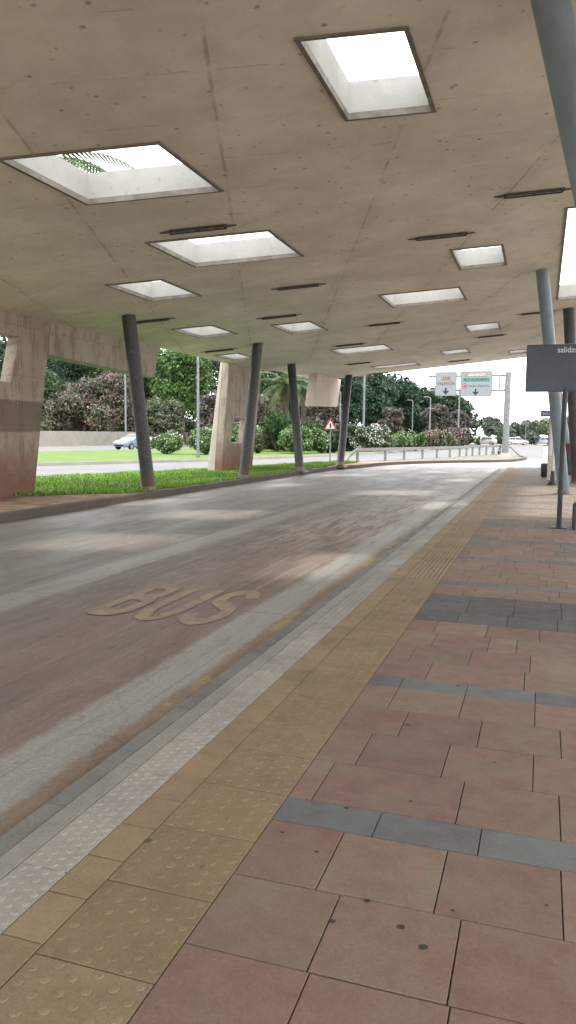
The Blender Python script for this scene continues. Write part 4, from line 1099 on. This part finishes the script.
# ------------------------------------------------------------------ cars
def make_car(name, label, paint, loc, rz, L=4.2, W=1.74, Hh=1.46, hatch=True):
    t = thing(name, label, 'car', loc, rz, group='cars on the avenue')
    hl = L/2; hw = W/2
    # stations: x, bottom z, belt z, roof z, half width, roof half width
    st = [(-hl, .42, .78, .80, hw*.78, hw*.70), (-hl+.12, .30, .90, .93, hw*.92, hw*.80), (-hl+.55, .24, .95, 1.26 if hatch else 1.02, hw, hw*.74), (-hl+1.0, .22, .95, Hh-.03 if hatch else 1.30, hw, hw*.72),
          (-.35, .22, .94, Hh, hw, hw*.72), (.25, .22, .93, Hh-.05, hw, hw*.72), (.85, .22, .92, 1.10, hw, hw*.74), (1.12, .22, .91, .93, hw, hw*.80), (hl-.5, .24, .83, .85, hw*.96, hw*.78), (hl-.12, .28, .70, .72, hw*.86, hw*.7), (hl, .40, .58, .60, hw*.70, hw*.6)]
    vs = []; fs = []; n = 10
    for x, zb, zm, zr, w_, wr in st:
        half = [(w_*.86, zb), (w_, zb+.14), (w_, (zb+zm)/2+.08), (w_*.965, zm), (wr, zr)]
        vs += [(x, a, b) for a, b in half]+[(x, -a, b) for a, b in half[::-1]]
    for i in range(len(st)-1):
        for k in range(n): fs.append((i*n+k, i*n+(k+1) % n, (i+1)*n+(k+1) % n, (i+1)*n+k))
    fs += [tuple(range(n-1, -1, -1)), tuple(range(len(vs)-n, len(vs)))]
    b = MB().add(vs, fs).build('body', paint, t, smooth=True, bevel=.03)
    # windows
    def interp(x):
        for a, c in zip(st[:-1], st[1:]):
            if a[0] <= x <= c[0]:
                u = (x-a[0])/(c[0]-a[0]); return [a[k]+(c[k]-a[k])*u for k in range(6)]
    def wp(x, v, s, off=.012):      # point on the cabin side: v 0 belt .. 1 roof
        q = interp(x); y0 = q[4]*.965; return (x, s*((y0+(q[5]-y0)*v)+off), q[2]+(q[3]-q[2])*v+off*.3)
    xr = -hl+(.62 if hatch else .95)
    for s in (-1, 1):
        for xa, xb in ((xr, -.42), (-.34, .82)):
            xs_ = np.linspace(xa, xb, 6); m = MB(); V2 = [wp(x, .10, s) for x in xs_]+[wp(x, .84, s) for x in xs_]
            m.add(V2, [(k, k+1, k+7, k+6) for k in range(5)]); m.build('side_window', MAT['dark_glass'], t)
    def cross(x0, x1, v0, v1, name):
        q0, q1 = interp(x0), interp(x1); o = .012; sg = 1 if x1 > 0 or x0 > 0 else -1
        m = MB().add([(x0+sg*o, -q0[5]*.92, q0[3]+o), (x0+sg*o, q0[5]*.92, q0[3]+o), (x1+sg*o, q1[5]*.92, q1[3]+o), (x1+sg*o, -q1[5]*.92, q1[3]+o)], [(0,1,2,3)]); m.build(name, MAT['dark_glass'], t)
    cross(.30, .83, 0, 1, 'windscreen'); cross(-hl+.20, -hl+.54, 0, 1, 'rear_window')
    for sx in (-hl+.80, hl-.78):
        for s in (-1, 1):
            wv = MB(); wv.tube([(sx, s*(hw-.17), .31), (sx, s*(hw+.012), .31)], .31, 20); wo = wv.build('wheel', MAT['tyre'], t, smooth=True)
            MB().tube([(sx, s*(hw+.012), .31), (sx, s*(hw+.022), .31)], .20, 16).build('rim', MAT['rim'], wo, smooth=True)
    for s in (-1, 1):
        MB().box((hl-.20, s*hw*.62-.14, .60), (hl-.05, s*hw*.62+.14, .70)).build('headlight', MAT['lamp_lens'], t, bevel=.02)
        MB().box((-hl-.005, s*hw*.66-.09, .70), (-hl+.1, s*hw*.66+.09, .88)).build('tail_light', MAT['tail'], t, bevel=.02)
        MB().box((.72, s*(hw+.02)-.09, .94), (.88, s*(hw+.02)+.09, 1.06)).build('mirror', paint, t, bevel=.02)
    MB().box((hl-.03, -.55, .34), (hl+.004, .55, .47)).build('bumper_grille', MAT['tyre'], t)
    return t
blue = car_paint('pale_blue_car_paint', (.19, .245, .33)); white = car_paint('white_car_paint', (.42, .43, .44)); silver = car_paint('silver_blue_car_paint', (.30, .36, .44))
p = G(135, 449.6, ZC); make_car('car', 'pale blue car driving on the far road behind the nearest verge column', blue, (p[0], p[1], ZC), R(256), hatch=False)
p = G(484.5, 444.9, -.15); make_car('car', 'white car parked left of the gantry post', white, (p[0], p[1], -.15), R(172))
p = G(516.5, 445.0, -.15); make_car('car', 'white car parked right of the gantry post', white, (p[0], p[1], -.15), R(12))
p = G(542, 444.8, -.15); make_car('car', 'silver blue car parked beside the rounded bush', silver, (p[0], p[1], -.15), R(190))

# ------------------------------------------------------------------ render settings
sc.view_settings.view_transform = 'Standard'; sc.view_settings.look = 'None'; sc.view_settings.exposure = 0; sc.view_settings.gamma = 1
sc.cycles.use_denoising = True
sc.cycles.max_bounces = 8; sc.cycles.diffuse_bounces = 5; sc.cycles.glossy_bounces = 3
sc.cycles.sample_clamp_indirect = 6
